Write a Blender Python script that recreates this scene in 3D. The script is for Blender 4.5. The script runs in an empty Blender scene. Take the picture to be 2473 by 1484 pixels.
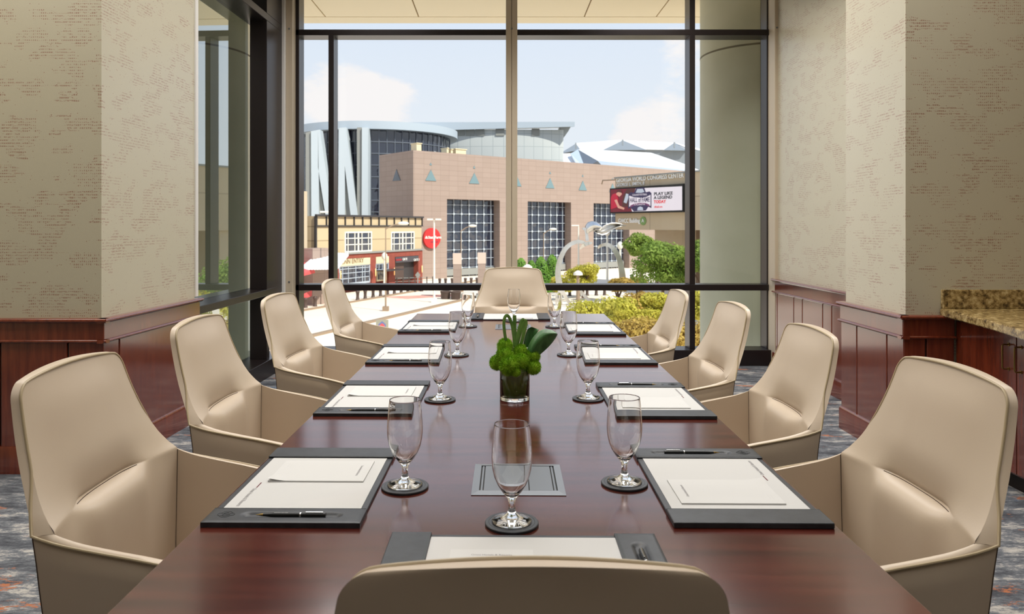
import bpy, bmesh, math, random
import numpy as np
from mathutils import Vector, Matrix

random.seed(7)
SC = bpy.context.scene
COL = SC.collection
# ------------------------------------------------------------------ camera
F, PX0, HY, CZ = 1820.0, 1202.0, 546.0, 1.31
W_, H_ = 2473, 1484
cam_d = bpy.data.cameras.new('camera')
cam = bpy.data.objects.new('camera', cam_d)
COL.objects.link(cam)
cam.location = (0, 0, CZ)
cam.rotation_euler = (math.pi / 2, 0, 0)
cam_d.sensor_width = 36
cam_d.lens = F / W_ * 36
cam_d.shift_x = (W_ / 2 - PX0) / W_
cam_d.shift_y = -(H_ / 2 - HY) / W_
cam_d.clip_start = 0.05
cam_d.clip_end = 2000
cam_d.dof.use_dof = True
cam_d.dof.focus_distance = 2.3
cam_d.dof.aperture_fstop = 9.0
SC.camera = cam


def C(r, g, b):
    def f(c):
        c /= 255.0
        return c / 12.92 if c <= 0.04045 else ((c + 0.055) / 1.055) ** 2.4
    return (f(r), f(g), f(b), 1.0)


# ------------------------------------------------------------------ exposure
SC.view_settings.view_transform = 'Standard'
SC.view_settings.look = 'None'
SC.view_settings.gamma = 1.0
SC.view_settings.use_curve_mapping = False
SC.view_settings.exposure = 0.0
SC.cycles.max_bounces = 14
SC.cycles.transparent_max_bounces = 24
SC.cycles.sample_clamp_indirect = 6.0
SC.cycles.blur_glossy = 0.5


def nn(nt, t, **kw):
    n = nt.nodes.new(t)
    for k, v in kw.items():
        setattr(n, k, v)
    return n


# ------------------------------------------------------------------ sky
wd = bpy.data.worlds.new('sky')
SC.world = wd
wd.use_nodes = True
nt = wd.node_tree
nt.nodes.clear()
out = nn(nt, 'ShaderNodeOutputWorld')
bg = nn(nt, 'ShaderNodeBackground')
bg.inputs['Strength'].default_value = 1.1
tc = nn(nt, 'ShaderNodeTexCoord')
sep = nn(nt, 'ShaderNodeSeparateXYZ')
nt.links.new(tc.outputs['Generated'], sep.inputs[0])
ramp = nn(nt, 'ShaderNodeValToRGB')
cr = ramp.color_ramp
cr.elements[0].position = 0.0
cr.elements[0].color = (0.82, 0.86, 0.92, 1)
cr.elements[1].position = 1.0
cr.elements[1].color = (0.36, 0.52, 0.86, 1)
e = cr.elements.new(0.14)
e.color = (0.80, 0.84, 0.92, 1)
e = cr.elements.new(0.4)
e.color = (0.64, 0.74, 0.93, 1)
nt.links.new(sep.outputs['Z'], ramp.inputs[0])
mp = nn(nt, 'ShaderNodeMapping')
mp.inputs['Scale'].default_value = (5.0, 5.0, 11.0)
nt.links.new(tc.outputs['Generated'], mp.inputs[0])
nz = nn(nt, 'ShaderNodeTexNoise')
nz.inputs['Scale'].default_value = 1.6
nz.inputs['Detail'].default_value = 8
nz.inputs['Roughness'].default_value = 0.6
nt.links.new(mp.outputs[0], nz.inputs['Vector'])
val = nz.outputs['Fac']


def madd(a, b, op='ADD', clamp=False):
    m = nn(nt, 'ShaderNodeMath', operation=op)
    m.use_clamp = clamp
    for i, v in enumerate((a, b)):
        if isinstance(v, (int, float)):
            m.inputs[i].default_value = v
        else:
            nt.links.new(v, m.inputs[i])
    return m.outputs[0]


# the three cumulus banks that stand over the arena and the stadium
for (px, py, wdeg, amp) in ((830, 285, 6.0, 0.30), (940, 300, 4.5, 0.2), (1600, 315, 4.2, 0.27), (1650, 140, 2.4, 0.22), (1520, 350, 2.5, 0.2)):
    d = Vector(((px - PX0) / F, 1, (HY - py) / F)).normalized()
    vm = nn(nt, 'ShaderNodeVectorMath', operation='DOT_PRODUCT')
    nrm = nn(nt, 'ShaderNodeVectorMath', operation='NORMALIZE')
    nt.links.new(tc.outputs['Generated'], nrm.inputs[0])
    nt.links.new(nrm.outputs[0], vm.inputs[0])
    vm.inputs[1].default_value = d
    mr = nn(nt, 'ShaderNodeMapRange')
    mr.inputs['From Min'].default_value = math.cos(math.radians(wdeg))
    mr.inputs['From Max'].default_value = 1
    mr.inputs['To Max'].default_value = amp
    nt.links.new(vm.outputs['Value'], mr.inputs[0])
    val = madd(val, mr.outputs[0])
mr = nn(nt, 'ShaderNodeMapRange', interpolation_type='SMOOTHSTEP')
mr.inputs['From Min'].default_value = 0.64
mr.inputs['From Max'].default_value = 0.82
nt.links.new(val, mr.inputs[0])
mx = nn(nt, 'ShaderNodeMix', data_type='RGBA')
nt.links.new(mr.outputs[0], mx.inputs['Factor'])
nt.links.new(ramp.outputs[0], mx.inputs['A'])
mx.inputs['B'].default_value = (0.95, 0.90, 0.905, 1)
nt.links.new(mx.outputs['Result'], bg.inputs['Color'])
nt.links.new(bg.outputs[0], out.inputs[0])

# ------------------------------------------------------------------ sun
sd = bpy.data.lights.new('sun', 'SUN')
sd.energy = 5.6
sd.angle = 0.01
sd.color = (1.0, 0.95, 0.87)
sun = bpy.data.objects.new('sun', sd)
COL.objects.link(sun)
sun.rotation_euler = Vector((0.55, -0.48, 0.70)).to_track_quat('Z', 'Y').to_euler()


# ------------------------------------------------------------------ unseen fill lights added at the ceiling, and recessed downlights
def area(name, loc, sx, sy, watt, col=(1, 0.93, 0.83), shape='RECTANGLE', spread=180):
    l = bpy.data.lights.new(name, 'AREA')
    l.shape = shape
    l.size = sx
    l.size_y = sy
    l.energy = watt
    l.color = col
    o = bpy.data.objects.new(name, l)
    COL.objects.link(o)
    o.location = loc
    l.spread = math.radians(spread)
    return o


area('ceiling_fill_light', (0.15, 3.85, 3.60), 5.0, 2.4, 114, (1, 0.995, 0.985), spread=150)  # unseen fill added to brighten the table, chairs and side walls
area('ceiling_fill_light', (0.0, 0.4, 3.60), 6.0, 1.8, 42, (1, 0.975, 0.94), spread=150)  # unseen fill added above the camera
area('wall_wash_fill', (-1.15, 6.0, 3.60), 0.8, 1.7, 20, (1, 0.99, 0.98), spread=138)  # added fill, this and the next, lifting the walls beside the window
area('wall_wash_fill', (1.45, 5.9, 3.60), 0.8, 1.9, 38, (1, 0.985, 0.96), spread=138)
area('wall_wash_fill', (-3.3, 2.9, 3.60), 1.8, 0.7, 34, (1, 0.96, 0.86), spread=160)  # unseen washes, this and the next, added to lift the camera-facing walls
area('wall_wash_fill', (3.4, 3.1, 3.60), 1.6, 0.6, 5, (1, 0.84, 0.6), spread=160)
for dx in (-0.35, 0.0, 0.35):
    area('downlight', (dx, 2.2, 3.58), 0.09, 0.09, 4, (1, 0.9, 0.75), 'DISK', 120)


# ------------------------------------------------------------------ helpers
def X(px, Y):
    return (px - PX0) * Y / F


def Z(py, Y):
    return CZ - (py - HY) * Y / F


def PT(px, py, Y):
    return Vector((X(px, Y), Y, Z(py, Y)))


GZ = -5.0


def GR(px, py, zg=GZ):
    Y = (CZ - zg) * F / (py - HY)
    return Vector((X(px, Y), Y, zg))


class MB:
    def __init__(s):
        s.v = []
        s.f = []
        s.m = []
        s.flat = False

    def add(s, vs, fs, mi=0):
        o = len(s.v)
        s.v += [tuple(v) for v in vs]
        for f in fs:
            s.f.append([o + i for i in f])
            s.m.append(mi)
        return s

    def box(s, a, b, mi=0):
        x0, y0, z0 = a
        x1, y1, z1 = b
        return s.add([(x0, y0, z0), (x1, y0, z0), (x1, y1, z0), (x0, y1, z0), (x0, y0, z1), (x1, y0, z1), (x1, y1, z1), (x0, y1, z1)],
                     [(0, 3, 2, 1), (4, 5, 6, 7), (0, 1, 5, 4), (1, 2, 6, 5), (2, 3, 7, 6), (3, 0, 4, 7)], mi)

    def bbox(s, a, b, r=0.003, mi=0):
        """box with eased edges"""
        bm = bmesh.new()
        bmesh.ops.create_cube(bm, size=1)
        for v in bm.verts:
            v.co = Vector([a[i] + (v.co[i] + 0.5) * (b[i] - a[i]) for i in range(3)])
        bmesh.ops.bevel(bm, geom=list(bm.edges), offset=r, segments=2, profile=0.5, affect='EDGES')
        s.bm(bm, mi)
        s.flat = True
        return s

    def bm(s, bm, mi=0):
        bm.verts.ensure_lookup_table()
        bm.verts.index_update()
        s.add([v.co[:] for v in bm.verts], [[v.index for v in f.verts] for f in bm.faces], mi)
        bm.free()
        return s

    def prism(s, pts, z0, z1, mi=0):
        n = len(pts)
        vs = [(p[0], p[1], z0) for p in pts] + [(p[0], p[1], z1) for p in pts]
        fs = [list(range(n))[::-1], list(range(n, 2 * n))] + [(i, (i + 1) % n, n + (i + 1) % n, n + i) for i in range(n)]
        return s.add(vs, fs, mi)

    def slab(s, pts, off, mi=0):
        """planar polygon of 3D points given thickness off (vector)"""
        n = len(pts)
        off = Vector(off)
        vs = [Vector(p) for p in pts] + [Vector(p) + off for p in pts]
        fs = [list(range(n)), list(range(n, 2 * n))[::-1]] + [(i, n + i, n + (i + 1) % n, (i + 1) % n) for i in range(n)]
        return s.add(vs, fs, mi)

    def lathe(s, prof, seg=32, c=(0, 0, 0), closed=False, mi=0):
        o = []
        n = len(prof)
        for k in range(seg):
            a = 2 * math.pi * k / seg
            for r, z in prof:
                o.append((c[0] + r * math.cos(a), c[1] + r * math.sin(a), c[2] + z))
        fs = []
        for k in range(seg):
            k2 = (k + 1) % seg
            for i in range(n - 1 + (1 if closed else 0)):
                j = (i + 1) % n
                fs.append((k * n + i, k2 * n + i, k2 * n + j, k * n + j))
        if not closed:
            if prof[0][0] > 1e-6:
                fs.append([k * n for k in range(seg)][::-1])
            if prof[-1][0] > 1e-6:
                fs.append([k * n + n - 1 for k in range(seg)])
        return s.add(o, fs, mi)

    def tube(s, pts, r, seg=8, mi=0, closed=False):
        pts = [Vector(p) for p in pts]
        n = len(pts)
        rs = r if isinstance(r, (list, tuple)) else [r] * n
        prev = None
        vs = []
        for i, p in enumerate(pts):
            if closed:
                t = (pts[(i + 1) % n] - pts[i - 1])
            else:
                t = pts[min(i + 1, n - 1)] - pts[max(i - 1, 0)]
            t.normalize()
            if prev is None:
                u = t.orthogonal().normalized()
            else:
                u = (prev - t * prev.dot(t))
                u = u.normalized() if u.length > 1e-6 else t.orthogonal().normalized()
            prev = u
            w = t.cross(u)
            for k in range(seg):
                a = 2 * math.pi * k / seg
                vs.append(p + (u * math.cos(a) + w * math.sin(a)) * rs[i])
        fs = []
        m = n if closed else n - 1
        for i in range(m):
            j = (i + 1) % n
            for k in range(seg):
                k2 = (k + 1) % seg
                fs.append((i * seg + k, i * seg + k2, j * seg + k2, j * seg + k))
        if not closed:
            fs.append(list(range(seg))[::-1])
            fs.append([(n - 1) * seg + k for k in range(seg)])
        return s.add(vs, fs, mi)

    def grid(s, rows, mi=0, flip=False):
        n = len(rows[0])
        vs = [p for r in rows for p in r]
        fs = []
        for i in range(len(rows) - 1):
            for j in range(n - 1):
                q = (i * n + j, i * n + j + 1, (i + 1) * n + j + 1, (i + 1) * n + j)
                fs.append(q[::-1] if flip else q)
        return s.add(vs, fs, mi)

    def mesh(s, name, mats, smooth=True, ang=38, weld=False, fixn=True):
        me = bpy.data.meshes.new(name)
        me.from_pydata([tuple(v) for v in s.v], [], s.f)
        for m in (mats if isinstance(mats, (list, tuple)) else [mats]):
            me.materials.append(m)
        me.polygons.foreach_set('material_index', s.m)
        bm = bmesh.new()
        bm.from_mesh(me)
        if weld:
            bmesh.ops.remove_doubles(bm, verts=bm.verts, dist=0.0004)
        if fixn:
            bmesh.ops.recalc_face_normals(bm, faces=bm.faces)
        if smooth:
            lim = math.radians(min(ang, 18) if s.flat else ang)
            for f in bm.faces:
                f.smooth = True
            for ed in bm.edges:
                if len(ed.link_faces) == 2:
                    try:
                        if ed.calc_face_angle() > lim:
                            ed.smooth = False
                    except ValueError:
                        pass
        bm.to_mesh(me)
        bm.free()
        return me


def obj(name, mb, mat, parent=None, loc=None, rot=None, world=False, **kw):
    me = mb.mesh(name, mat, **{k: kw.pop(k) for k in list(kw) if k in ('smooth', 'ang', 'weld', 'fixn')}) if isinstance(mb, MB) else mb
    o = bpy.data.objects.new(name, me)
    COL.objects.link(o)
    if parent is not None:
        o.parent = parent
    if world and parent is not None:
        p, acc = parent, Vector()
        while p is not None:
            acc += p.location
            p = p.parent
        o.location = -acc
    if loc is not None:
        o.location = loc
    if rot is not None:
        o.rotation_euler = rot
    for k, v in kw.items():
        o[k] = v
    return o


def thing(name, label, cat, loc=(0, 0, 0), rotz=0, group=None):
    o = bpy.data.objects.new(name, None)
    COL.objects.link(o)
    o.location = loc
    o.rotation_euler = (0, 0, rotz)
    o.empty_display_size = 0.1
    o['label'] = label
    o['category'] = cat
    if group:
        o['group'] = group
    return o


def tag(o, label, cat, group=None):
    o['label'] = label
    o['category'] = cat
    if group:
        o['group'] = group
    return o


def struct(name, mb=None, mat=None, parent=None, **kw):
    if mb is None:
        o = bpy.data.objects.new(name, None)
        COL.objects.link(o)
    else:
        o = obj(name, mb, mat, parent, **kw)
    o['kind'] = 'structure'
    return o


def dup(root, loc, rotz, label, group=None):
    r = root.copy()
    COL.objects.link(r)
    r.location = loc
    r.rotation_euler = (0, 0, rotz)
    r['label'] = label
    if group:
        r['group'] = group
    for ch in list(root.children):
        c = ch.copy()
        COL.objects.link(c)
        c.parent = r
        for g in list(ch.children):
            d = g.copy()
            COL.objects.link(d)
            d.parent = c
    return r


TXT = {}


def text(name, body, mat, parent, loc, rot, size, ext=0.0, align='LEFT', bold=0.0, sx=1.0):
    """flat or raised lettering, turned into an ordinary mesh"""
    key = (body, round(size, 5), ext, bold, mat.name)
    if key not in TXT:
        cu = bpy.data.curves.new(name, 'FONT')
        cu.body = body
        cu.size = size
        cu.extrude = ext
        cu.offset = bold
        cu.resolution_u = 2
        tmp = bpy.data.objects.new('tmp', cu)
        COL.objects.link(tmp)
        dg = bpy.context.evaluated_depsgraph_get()
        me = bpy.data.meshes.new_from_object(tmp.evaluated_get(dg))
        me.name = 'letters'
        bpy.data.objects.remove(tmp)
        bpy.data.curves.remove(cu)
        me.materials.clear()
        me.materials.append(mat)
        TXT[key] = me
    o = bpy.data.objects.new(name, TXT[key])
    COL.objects.link(o)
    if parent is not None:
        o.parent = parent
    o.location = loc
    o.rotation_euler = rot
    o.scale = (sx, 1, 1)
    return o


# ------------------------------------------------------------------ materials
def mat(name, col, rough=0.5, metal=0.0, spec=0.5, emit=None, estr=0.0, coat=0.0):
    m = bpy.data.materials.new(name)
    m.use_nodes = True
    b = m.node_tree.nodes['Principled BSDF']
    b.inputs['Base Color'].default_value = col
    b.inputs['Roughness'].default_value = rough
    b.inputs['Metallic'].default_value = metal
    b.inputs['Specular IOR Level'].default_value = spec
    b.inputs['Coat Weight'].default_value = coat
    b.inputs['Coat Roughness'].default_value = 0.10
    if emit:
        b.inputs['Emission Color'].default_value = emit
        b.inputs['Emission Strength'].default_value = estr
    return m


def noise_mat(name, cols, scale, rough=0.5, stretch=(1, 1, 1), detail=6, spec=0.5, bump=0.0, bscale=None, lo=0.3, hi=0.7, coat=0.0, nrough=0.55, dist=0.02):
    m = mat(name, cols[0], rough, 0, spec, coat=coat)
    t = m.node_tree
    b = t.nodes['Principled BSDF']
    tcn = nn(t, 'ShaderNodeTexCoord')
    mpn = nn(t, 'ShaderNodeMapping')
    mpn.inputs['Scale'].default_value = stretch
    t.links.new(tcn.outputs['Object'], mpn.inputs[0])
    nz = nn(t, 'ShaderNodeTexNoise')
    nz.inputs['Scale'].default_value = scale
    nz.inputs['Detail'].default_value = detail
    nz.inputs['Roughness'].default_value = nrough
    t.links.new(mpn.outputs[0], nz.inputs['Vector'])
    rp = nn(t, 'ShaderNodeValToRGB')
    els = rp.color_ramp.elements
    els[0].position = lo
    els[0].color = cols[0]
    els[1].position = hi
    els[1].color = cols[-1]
    for i, c in enumerate(cols[1:-1]):
        el = els.new(lo + (hi - lo) * (i + 1) / (len(cols) - 1))
        el.color = c
    t.links.new(nz.outputs['Fac'], rp.inputs[0])
    t.links.new(rp.outputs[0], b.inputs['Base Color'])
    if bump:
        n2 = nn(t, 'ShaderNodeTexNoise')
        n2.inputs['Scale'].default_value = bscale or scale * 6
        n2.inputs['Detail'].default_value = 3
        t.links.new(mpn.outputs[0], n2.inputs['Vector'])
        bp = nn(t, 'ShaderNodeBump')
        bp.inputs['Strength'].default_value = bump
        bp.inputs['Distance'].default_value = dist
        t.links.new(n2.outputs['Fac'], bp.inputs['Height'])
        t.links.new(bp.outputs[0], b.inputs['Normal'])
    return m


def glass_pane_mat(name, tint=(0.93, 0.96, 0.95, 1), f0=0.035, gain=0.8):
    m = bpy.data.materials.new(name)
    m.use_nodes = True
    t = m.node_tree
    t.nodes.clear()
    o = nn(t, 'ShaderNodeOutputMaterial')
    mx = nn(t, 'ShaderNodeMixShader')
    tr = nn(t, 'ShaderNodeBsdfTransparent')
    tr.inputs[0].default_value = tint
    gl = nn(t, 'ShaderNodeBsdfGlossy')
    gl.inputs['Roughness'].default_value = 0.0
    gl.inputs['Color'].default_value = (0.9, 0.95, 0.95, 1)
    lw = nn(t, 'ShaderNodeLayerWeight')
    lw.inputs[0].default_value = 0.5
    pw = nn(t, 'ShaderNodeMath', operation='POWER')
    pw.inputs[1].default_value = 5
    t.links.new(lw.outputs['Facing'], pw.inputs[0])
    ma = nn(t, 'ShaderNodeMath', operation='MULTIPLY_ADD')
    ma.use_clamp = True
    ma.inputs[1].default_value = gain
    ma.inputs[2].default_value = f0
    t.links.new(pw.outputs[0], ma.inputs[0])
    t.links.new(ma.outputs[0], mx.inputs[0])
    t.links.new(tr.outputs[0], mx.inputs[1])
    t.links.new(gl.outputs[0], mx.inputs[2])
    t.links.new(mx.outputs[0], o.inputs[0])
    return m


def wallpaper_mat(name, base, dot, scale=1.0):
    """woven greige paper with rows of small rust dashes in patches"""
    m = mat(name, base, 0.40, 0, 0.7)
    t = m.node_tree
    b = t.nodes['Principled BSDF']
    # pearlescent ground: a soft sheen that swallows the print at grazing angles
    b.inputs['Sheen Weight'].default_value = 0.45
    b.inputs['Sheen Roughness'].default_value = 0.35
    b.inputs['Sheen Tint'].default_value = (1.0, 0.95, 0.86, 1)
    b.inputs['Coat Weight'].default_value = 0.5
    b.inputs['Coat Roughness'].default_value = 0.36
    tcn = nn(t, 'ShaderNodeTexCoord')
    sp = nn(t, 'ShaderNodeSeparateXYZ')
    t.links.new(tcn.outputs['Object'], sp.inputs[0])

    def M(op, a, bb=None, clamp=False):
        n = nn(t, 'ShaderNodeMath', operation=op)
        n.use_clamp = clamp
        for i, v in enumerate((a, bb)):
            if v is None:
                continue
            if isinstance(v, (int, float)):
                n.inputs[i].default_value = v
            else:
                t.links.new(v, n.inputs[i])
        return n.outputs[0]
    u = M('ADD', sp.outputs['X'], sp.outputs['Y'])
    w = sp.outputs['Z']
    su = M('ABSOLUTE', M('SUBTRACT', M('FRACT', M('MULTIPLY', u, 92 * scale)), 0.5))
    sw = M('ABSOLUTE', M('SUBTRACT', M('FRACT', M('MULTIPLY', w, 62 * scale)), 0.5))
    cv = nn(t, 'ShaderNodeCombineXYZ')
    t.links.new(M('MULTIPLY', u, 6.6 * scale), cv.inputs[0])
    t.links.new(M('MULTIPLY', w, 13.0 * scale), cv.inputs[1])
    vo = nn(t, 'ShaderNodeTexVoronoi')
    vo.inputs['Scale'].default_value = 1.3
    vo.inputs['Randomness'].default_value = 0.9
    vo.distance = 'CHEBYCHEV'
    t.links.new(cv.outputs[0], vo.inputs['Vector'])
    vs = nn(t, 'ShaderNodeSeparateColor')
    t.links.new(vo.outputs['Color'], vs.inputs[0])
    dots = M('MULTIPLY', M('LESS_THAN', su, M('ADD', 0.22, M('MULTIPLY', vs.outputs[1], 0.18))), M('LESS_THAN', sw, M('ADD', 0.17, M('MULTIPLY', vs.outputs[2], 0.13))))
    patch = M('GREATER_THAN', vs.outputs[0], 0.55)
    n1 = nn(t, 'ShaderNodeTexNoise')
    n1.inputs['Scale'].default_value = 5.0
    n1.inputs['Detail'].default_value = 4
    n1.inputs['Roughness'].default_value = 0.75
    t.links.new(cv.outputs[0], n1.inputs['Vector'])
    drop = M('GREATER_THAN', n1.outputs['Fac'], 0.49)
    fac = M('MULTIPLY', M('MULTIPLY', dots, patch), drop)
    # loose specks between the patches
    cv2 = nn(t, 'ShaderNodeCombineXYZ')
    t.links.new(M('MULTIPLY', u, 46 * scale), cv2.inputs[0])
    t.links.new(M('MULTIPLY', w, 46 * scale), cv2.inputs[1])
    v2 = nn(t, 'ShaderNodeTexVoronoi')
    v2.inputs['Scale'].default_value = 1.0
    t.links.new(cv2.outputs[0], v2.inputs['Vector'])
    sc2 = nn(t, 'ShaderNodeSeparateColor')
    t.links.new(v2.outputs['Color'], sc2.inputs[0])
    speck = M('MULTIPLY', M('LESS_THAN', v2.outputs['Distance'], 0.12), M('GREATER_THAN', sc2.outputs[1], 0.45))
    fac = M('MULTIPLY', M('MAXIMUM', fac, speck), 0.66)
    mxn = nn(t, 'ShaderNodeMix', data_type='RGBA')
    t.links.new(fac, mxn.inputs['Factor'])
    mxn.inputs['A'].default_value = base
    mxn.inputs['B'].default_value = dot
    t.links.new(mxn.outputs['Result'], b.inputs['Base Color'])
    n3 = nn(t, 'ShaderNodeTexNoise')
    n3.inputs['Scale'].default_value = 260
    t.links.new(tcn.outputs['Object'], n3.inputs['Vector'])
    bp = nn(t, 'ShaderNodeBump')
    bp.inputs['Strength'].default_value = 0.12
    bp.inputs['Distance'].default_value = 0.004
    t.links.new(n3.outputs['Fac'], bp.inputs['Height'])
    t.links.new(bp.outputs[0], b.inputs['Normal'])
    return m


def carpet_mat():
    m = mat('carpet_pile', C(90, 92, 100), 0.95, 0, 0.1)
    t = m.node_tree
    b = t.nodes['Principled BSDF']
    tcn = nn(t, 'ShaderNodeTexCoord')

    def noise(scale, st, det, off=0, rough=0.6):
        mpn = nn(t, 'ShaderNodeMapping')
        mpn.inputs['Scale'].default_value = st
        mpn.inputs['Location'].default_value = (off, off, 0)
        mpn.inputs['Rotation'].default_value = (0, 0, 0.12)
        t.links.new(tcn.outputs['Object'], mpn.inputs[0])
        n = nn(t, 'ShaderNodeTexNoise')
        n.inputs['Scale'].default_value = scale
        n.inputs['Detail'].default_value = det
        n.inputs['Roughness'].default_value = rough
        t.links.new(mpn.outputs[0], n.inputs['Vector'])
        return n.outputs['Fac']

    def rmp(f, stops):
        r = nn(t, 'ShaderNodeValToRGB')
        r.color_ramp.elements[0].position = stops[0][0]
        r.color_ramp.elements[0].color = stops[0][1]
        r.color_ramp.elements[1].position = stops[-1][0]
        r.color_ramp.elements[1].color = stops[-1][1]
        for p, c in stops[1:-1]:
            el = r.color_ramp.elements.new(p)
            el.color = c
        t.links.new(f, r.inputs[0])
        return r.outputs[0]
    base = rmp(noise(3.0, (1, 2.6, 1), 14, 0, 0.84), [(0.36, C(58, 58, 62)), (0.46, C(88, 90, 95)), (0.53, C(120, 122, 126)), (0.56, C(172, 167, 160)), (0.64, C(196, 190, 182))])
    wh = (1, 1, 1, 1)
    bk = (0, 0, 0, 1)
    fr = rmp(noise(2.2, (1, 2.6, 1), 11, 7.3, 0.8), [(0.575, bk), (0.60, wh)])
    fb = rmp(noise(1.8, (1, 2.4, 1), 11, 3.1, 0.8), [(0.60, bk), (0.63, wh)])
    m1 = nn(t, 'ShaderNodeMix', data_type='RGBA')
    t.links.new(fr, m1.inputs['Factor'])
    t.links.new(base, m1.inputs['A'])
    m1.inputs['B'].default_value = C(178, 112, 78)
    m2 = nn(t, 'ShaderNodeMix', data_type='RGBA')
    t.links.new(fb, m2.inputs['Factor'])
    t.links.new(m1.outputs['Result'], m2.inputs['A'])
    m2.inputs['B'].default_value = C(74, 96, 122)
    t.links.new(m2.outputs['Result'], b.inputs['Base Color'])
    bp = nn(t, 'ShaderNodeBump')
    bp.inputs['Strength'].default_value = 0.35
    bp.inputs['Distance'].default_value = 0.006
    t.links.new(noise(420, (1, 1, 1), 2), bp.inputs['Height'])
    t.links.new(bp.outputs[0], b.inputs['Normal'])
    return m


def tile_mat(name, c1, c2, mortar, w, h, rough=0.7, msize=0.02):
    """flat-jointed cladding for far facades; uses facade-local x (along) and z (up)"""
    m = mat(name, c1, rough)
    t = m.node_tree
    b = t.nodes['Principled BSDF']
    tcn = nn(t, 'ShaderNodeTexCoord')
    sp = nn(t, 'ShaderNodeSeparateXYZ')
    cb = nn(t, 'ShaderNodeCombineXYZ')
    t.links.new(tcn.outputs['Object'], sp.inputs[0])
    ad = nn(t, 'ShaderNodeMath', operation='ADD')
    t.links.new(sp.outputs['X'], ad.inputs[0])
    t.links.new(sp.outputs['Y'], ad.inputs[1])
    t.links.new(ad.outputs[0], cb.inputs[0])
    t.links.new(sp.outputs['Z'], cb.inputs[1])
    br = nn(t, 'ShaderNodeTexBrick')
    br.offset = 0.0
    br.inputs['Scale'].default_value = 1
    br.inputs['Brick Width'].default_value = w
    br.inputs['Row Height'].default_value = h
    br.inputs['Mortar Size'].default_value = msize
    br.inputs['Color1'].default_value = c1
    br.inputs['Color2'].default_value = c2
    br.inputs['Mortar'].default_value = mortar
    t.links.new(cb.outputs[0], br.inputs['Vector'])
    t.links.new(br.outputs['Color'], b.inputs['Base Color'])
    return m


M = {}
M['paper_wall'] = wallpaper_mat('wallpaper', C(190, 181, 156), C(134, 66, 42))
M['ceil'] = mat('ceiling_paint', C(226, 222, 212), 0.8)
M['carpet'] = carpet_mat()
M['cherry'] = noise_mat('cherry_wood', [C(92, 33, 18), C(128, 56, 32)], 3.0, 0.22, (14, 14, 1.2), 8, 0.7, coat=1.0)
M['groove'] = mat('groove_dark', C(26, 14, 8), 0.6)  # dark bead lines between the panels; also used on the toe kick
M['table'] = noise_mat('mahogany_veneer', [C(56, 20, 15), C(74, 29, 21), C(88, 38, 28)], 2.0, 0.17, (1.2, 16, 10), 9, 0.7, bump=0.03, bscale=30, coat=0.4, dist=0.002)
M['bronze'] = mat('dark_bronze_aluminium', C(38, 30, 30), 0.32, 0.3, 0.5)
M['steel_paint'] = mat('warm_white_paint', C(196, 180, 156), 0.45)
M['white_trim'] = mat('white_metal_trim', C(226, 222, 216), 0.4)
M['pane'] = glass_pane_mat('window_glass')
M['pane_side'] = glass_pane_mat('window_glass_coated', (0.62, 0.70, 0.65, 1), 0.48, 1.0)
M['leather'] = noise_mat('taupe_leather', [C(192, 173, 151), C(203, 186, 164)], 2.2, 0.36, (1, 1, 1), 4, 0.5, bump=0.05, bscale=240, dist=0.002)
M['piping'] = mat('leather_piping', C(178, 160, 128), 0.35)
M['stitch'] = mat('stitch_and_seam_shade', C(70, 52, 40), 0.7)  # brown of the crease stitch, and of shade painted along the arm seams
M['base_metal'] = mat('polished_aluminium', C(170, 170, 172), 0.25, 1.0)
M['blk_leather'] = noise_mat('black_leather', [C(30, 32, 36), C(46, 48, 53)], 40, 0.42, (1, 1, 1), 5, 0.5, bump=0.15, bscale=700, dist=0.0008)
M['paper'] = mat('white_paper', C(194, 193, 191), 0.75, 0, 0.3)
M['notepaper'] = mat('notepad_paper', C(200, 199, 197), 0.7, 0, 0.3)
M['ink'] = mat('grey_ink', C(130, 126, 128), 0.8)
M['ink_red'] = mat('maroon_ink', C(92, 30, 36), 0.8)
M['pen'] = mat('black_pen', C(18, 18, 18), 0.25, 0, 0.5)
M['chrome'] = mat('chrome', C(220, 220, 220), 0.12, 1.0)
M['pewter'] = mat('grey_anodised_metal', C(122, 126, 132), 0.38, 0.55)
M['slot'] = mat('slot_black', C(12, 12, 13), 0.7)
M['brass'] = mat('antique_brass', C(150, 124, 72), 0.3, 1.0)
gm = mat('clear_glass', (1, 1, 1, 1), 0.0)
gb = gm.node_tree.nodes['Principled BSDF']
gb.inputs['Transmission Weight'].default_value = 1.0
gb.inputs['IOR'].default_value = 1.46
M['glass'] = gm
M['granite'] = noise_mat('granite', [C(40, 30, 18), C(122, 98, 58), C(176, 150, 98), C(206, 186, 140)], 34, 0.2, (1, 1, 1), 8, 0.5, lo=0.34, hi=0.66, nrough=0.72)


def leafmat(name, a, b2, scale=1.0):
    m = noise_mat(name, [a, b2], scale, 0.55, (1, 1, 1), 5, 0.3)
    bs = m.node_tree.nodes['Principled BSDF']
    bs.inputs['Subsurface Weight'].default_value = 0.0
    return m


M['moss'] = noise_mat('green_trick_flower', [C(84, 128, 22), C(132, 176, 36), C(170, 206, 62)], 26, 0.7, (1, 1, 1), 4, 0.2)
M['blade'] = noise_mat('grass_blade_green', [C(66, 112, 40), C(122, 160, 76)], 18, 0.35, (1, 1, 1), 3, 0.5)
M['bigleaf'] = noise_mat('dark_leaf_green', [C(34, 76, 36), C(72, 116, 64)], 9, 0.32, (6, 6, 1), 3, 0.5)
M['darkleaf'] = mat('wrapped_leaf_lining', C(76, 104, 20), 0.5)

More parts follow.
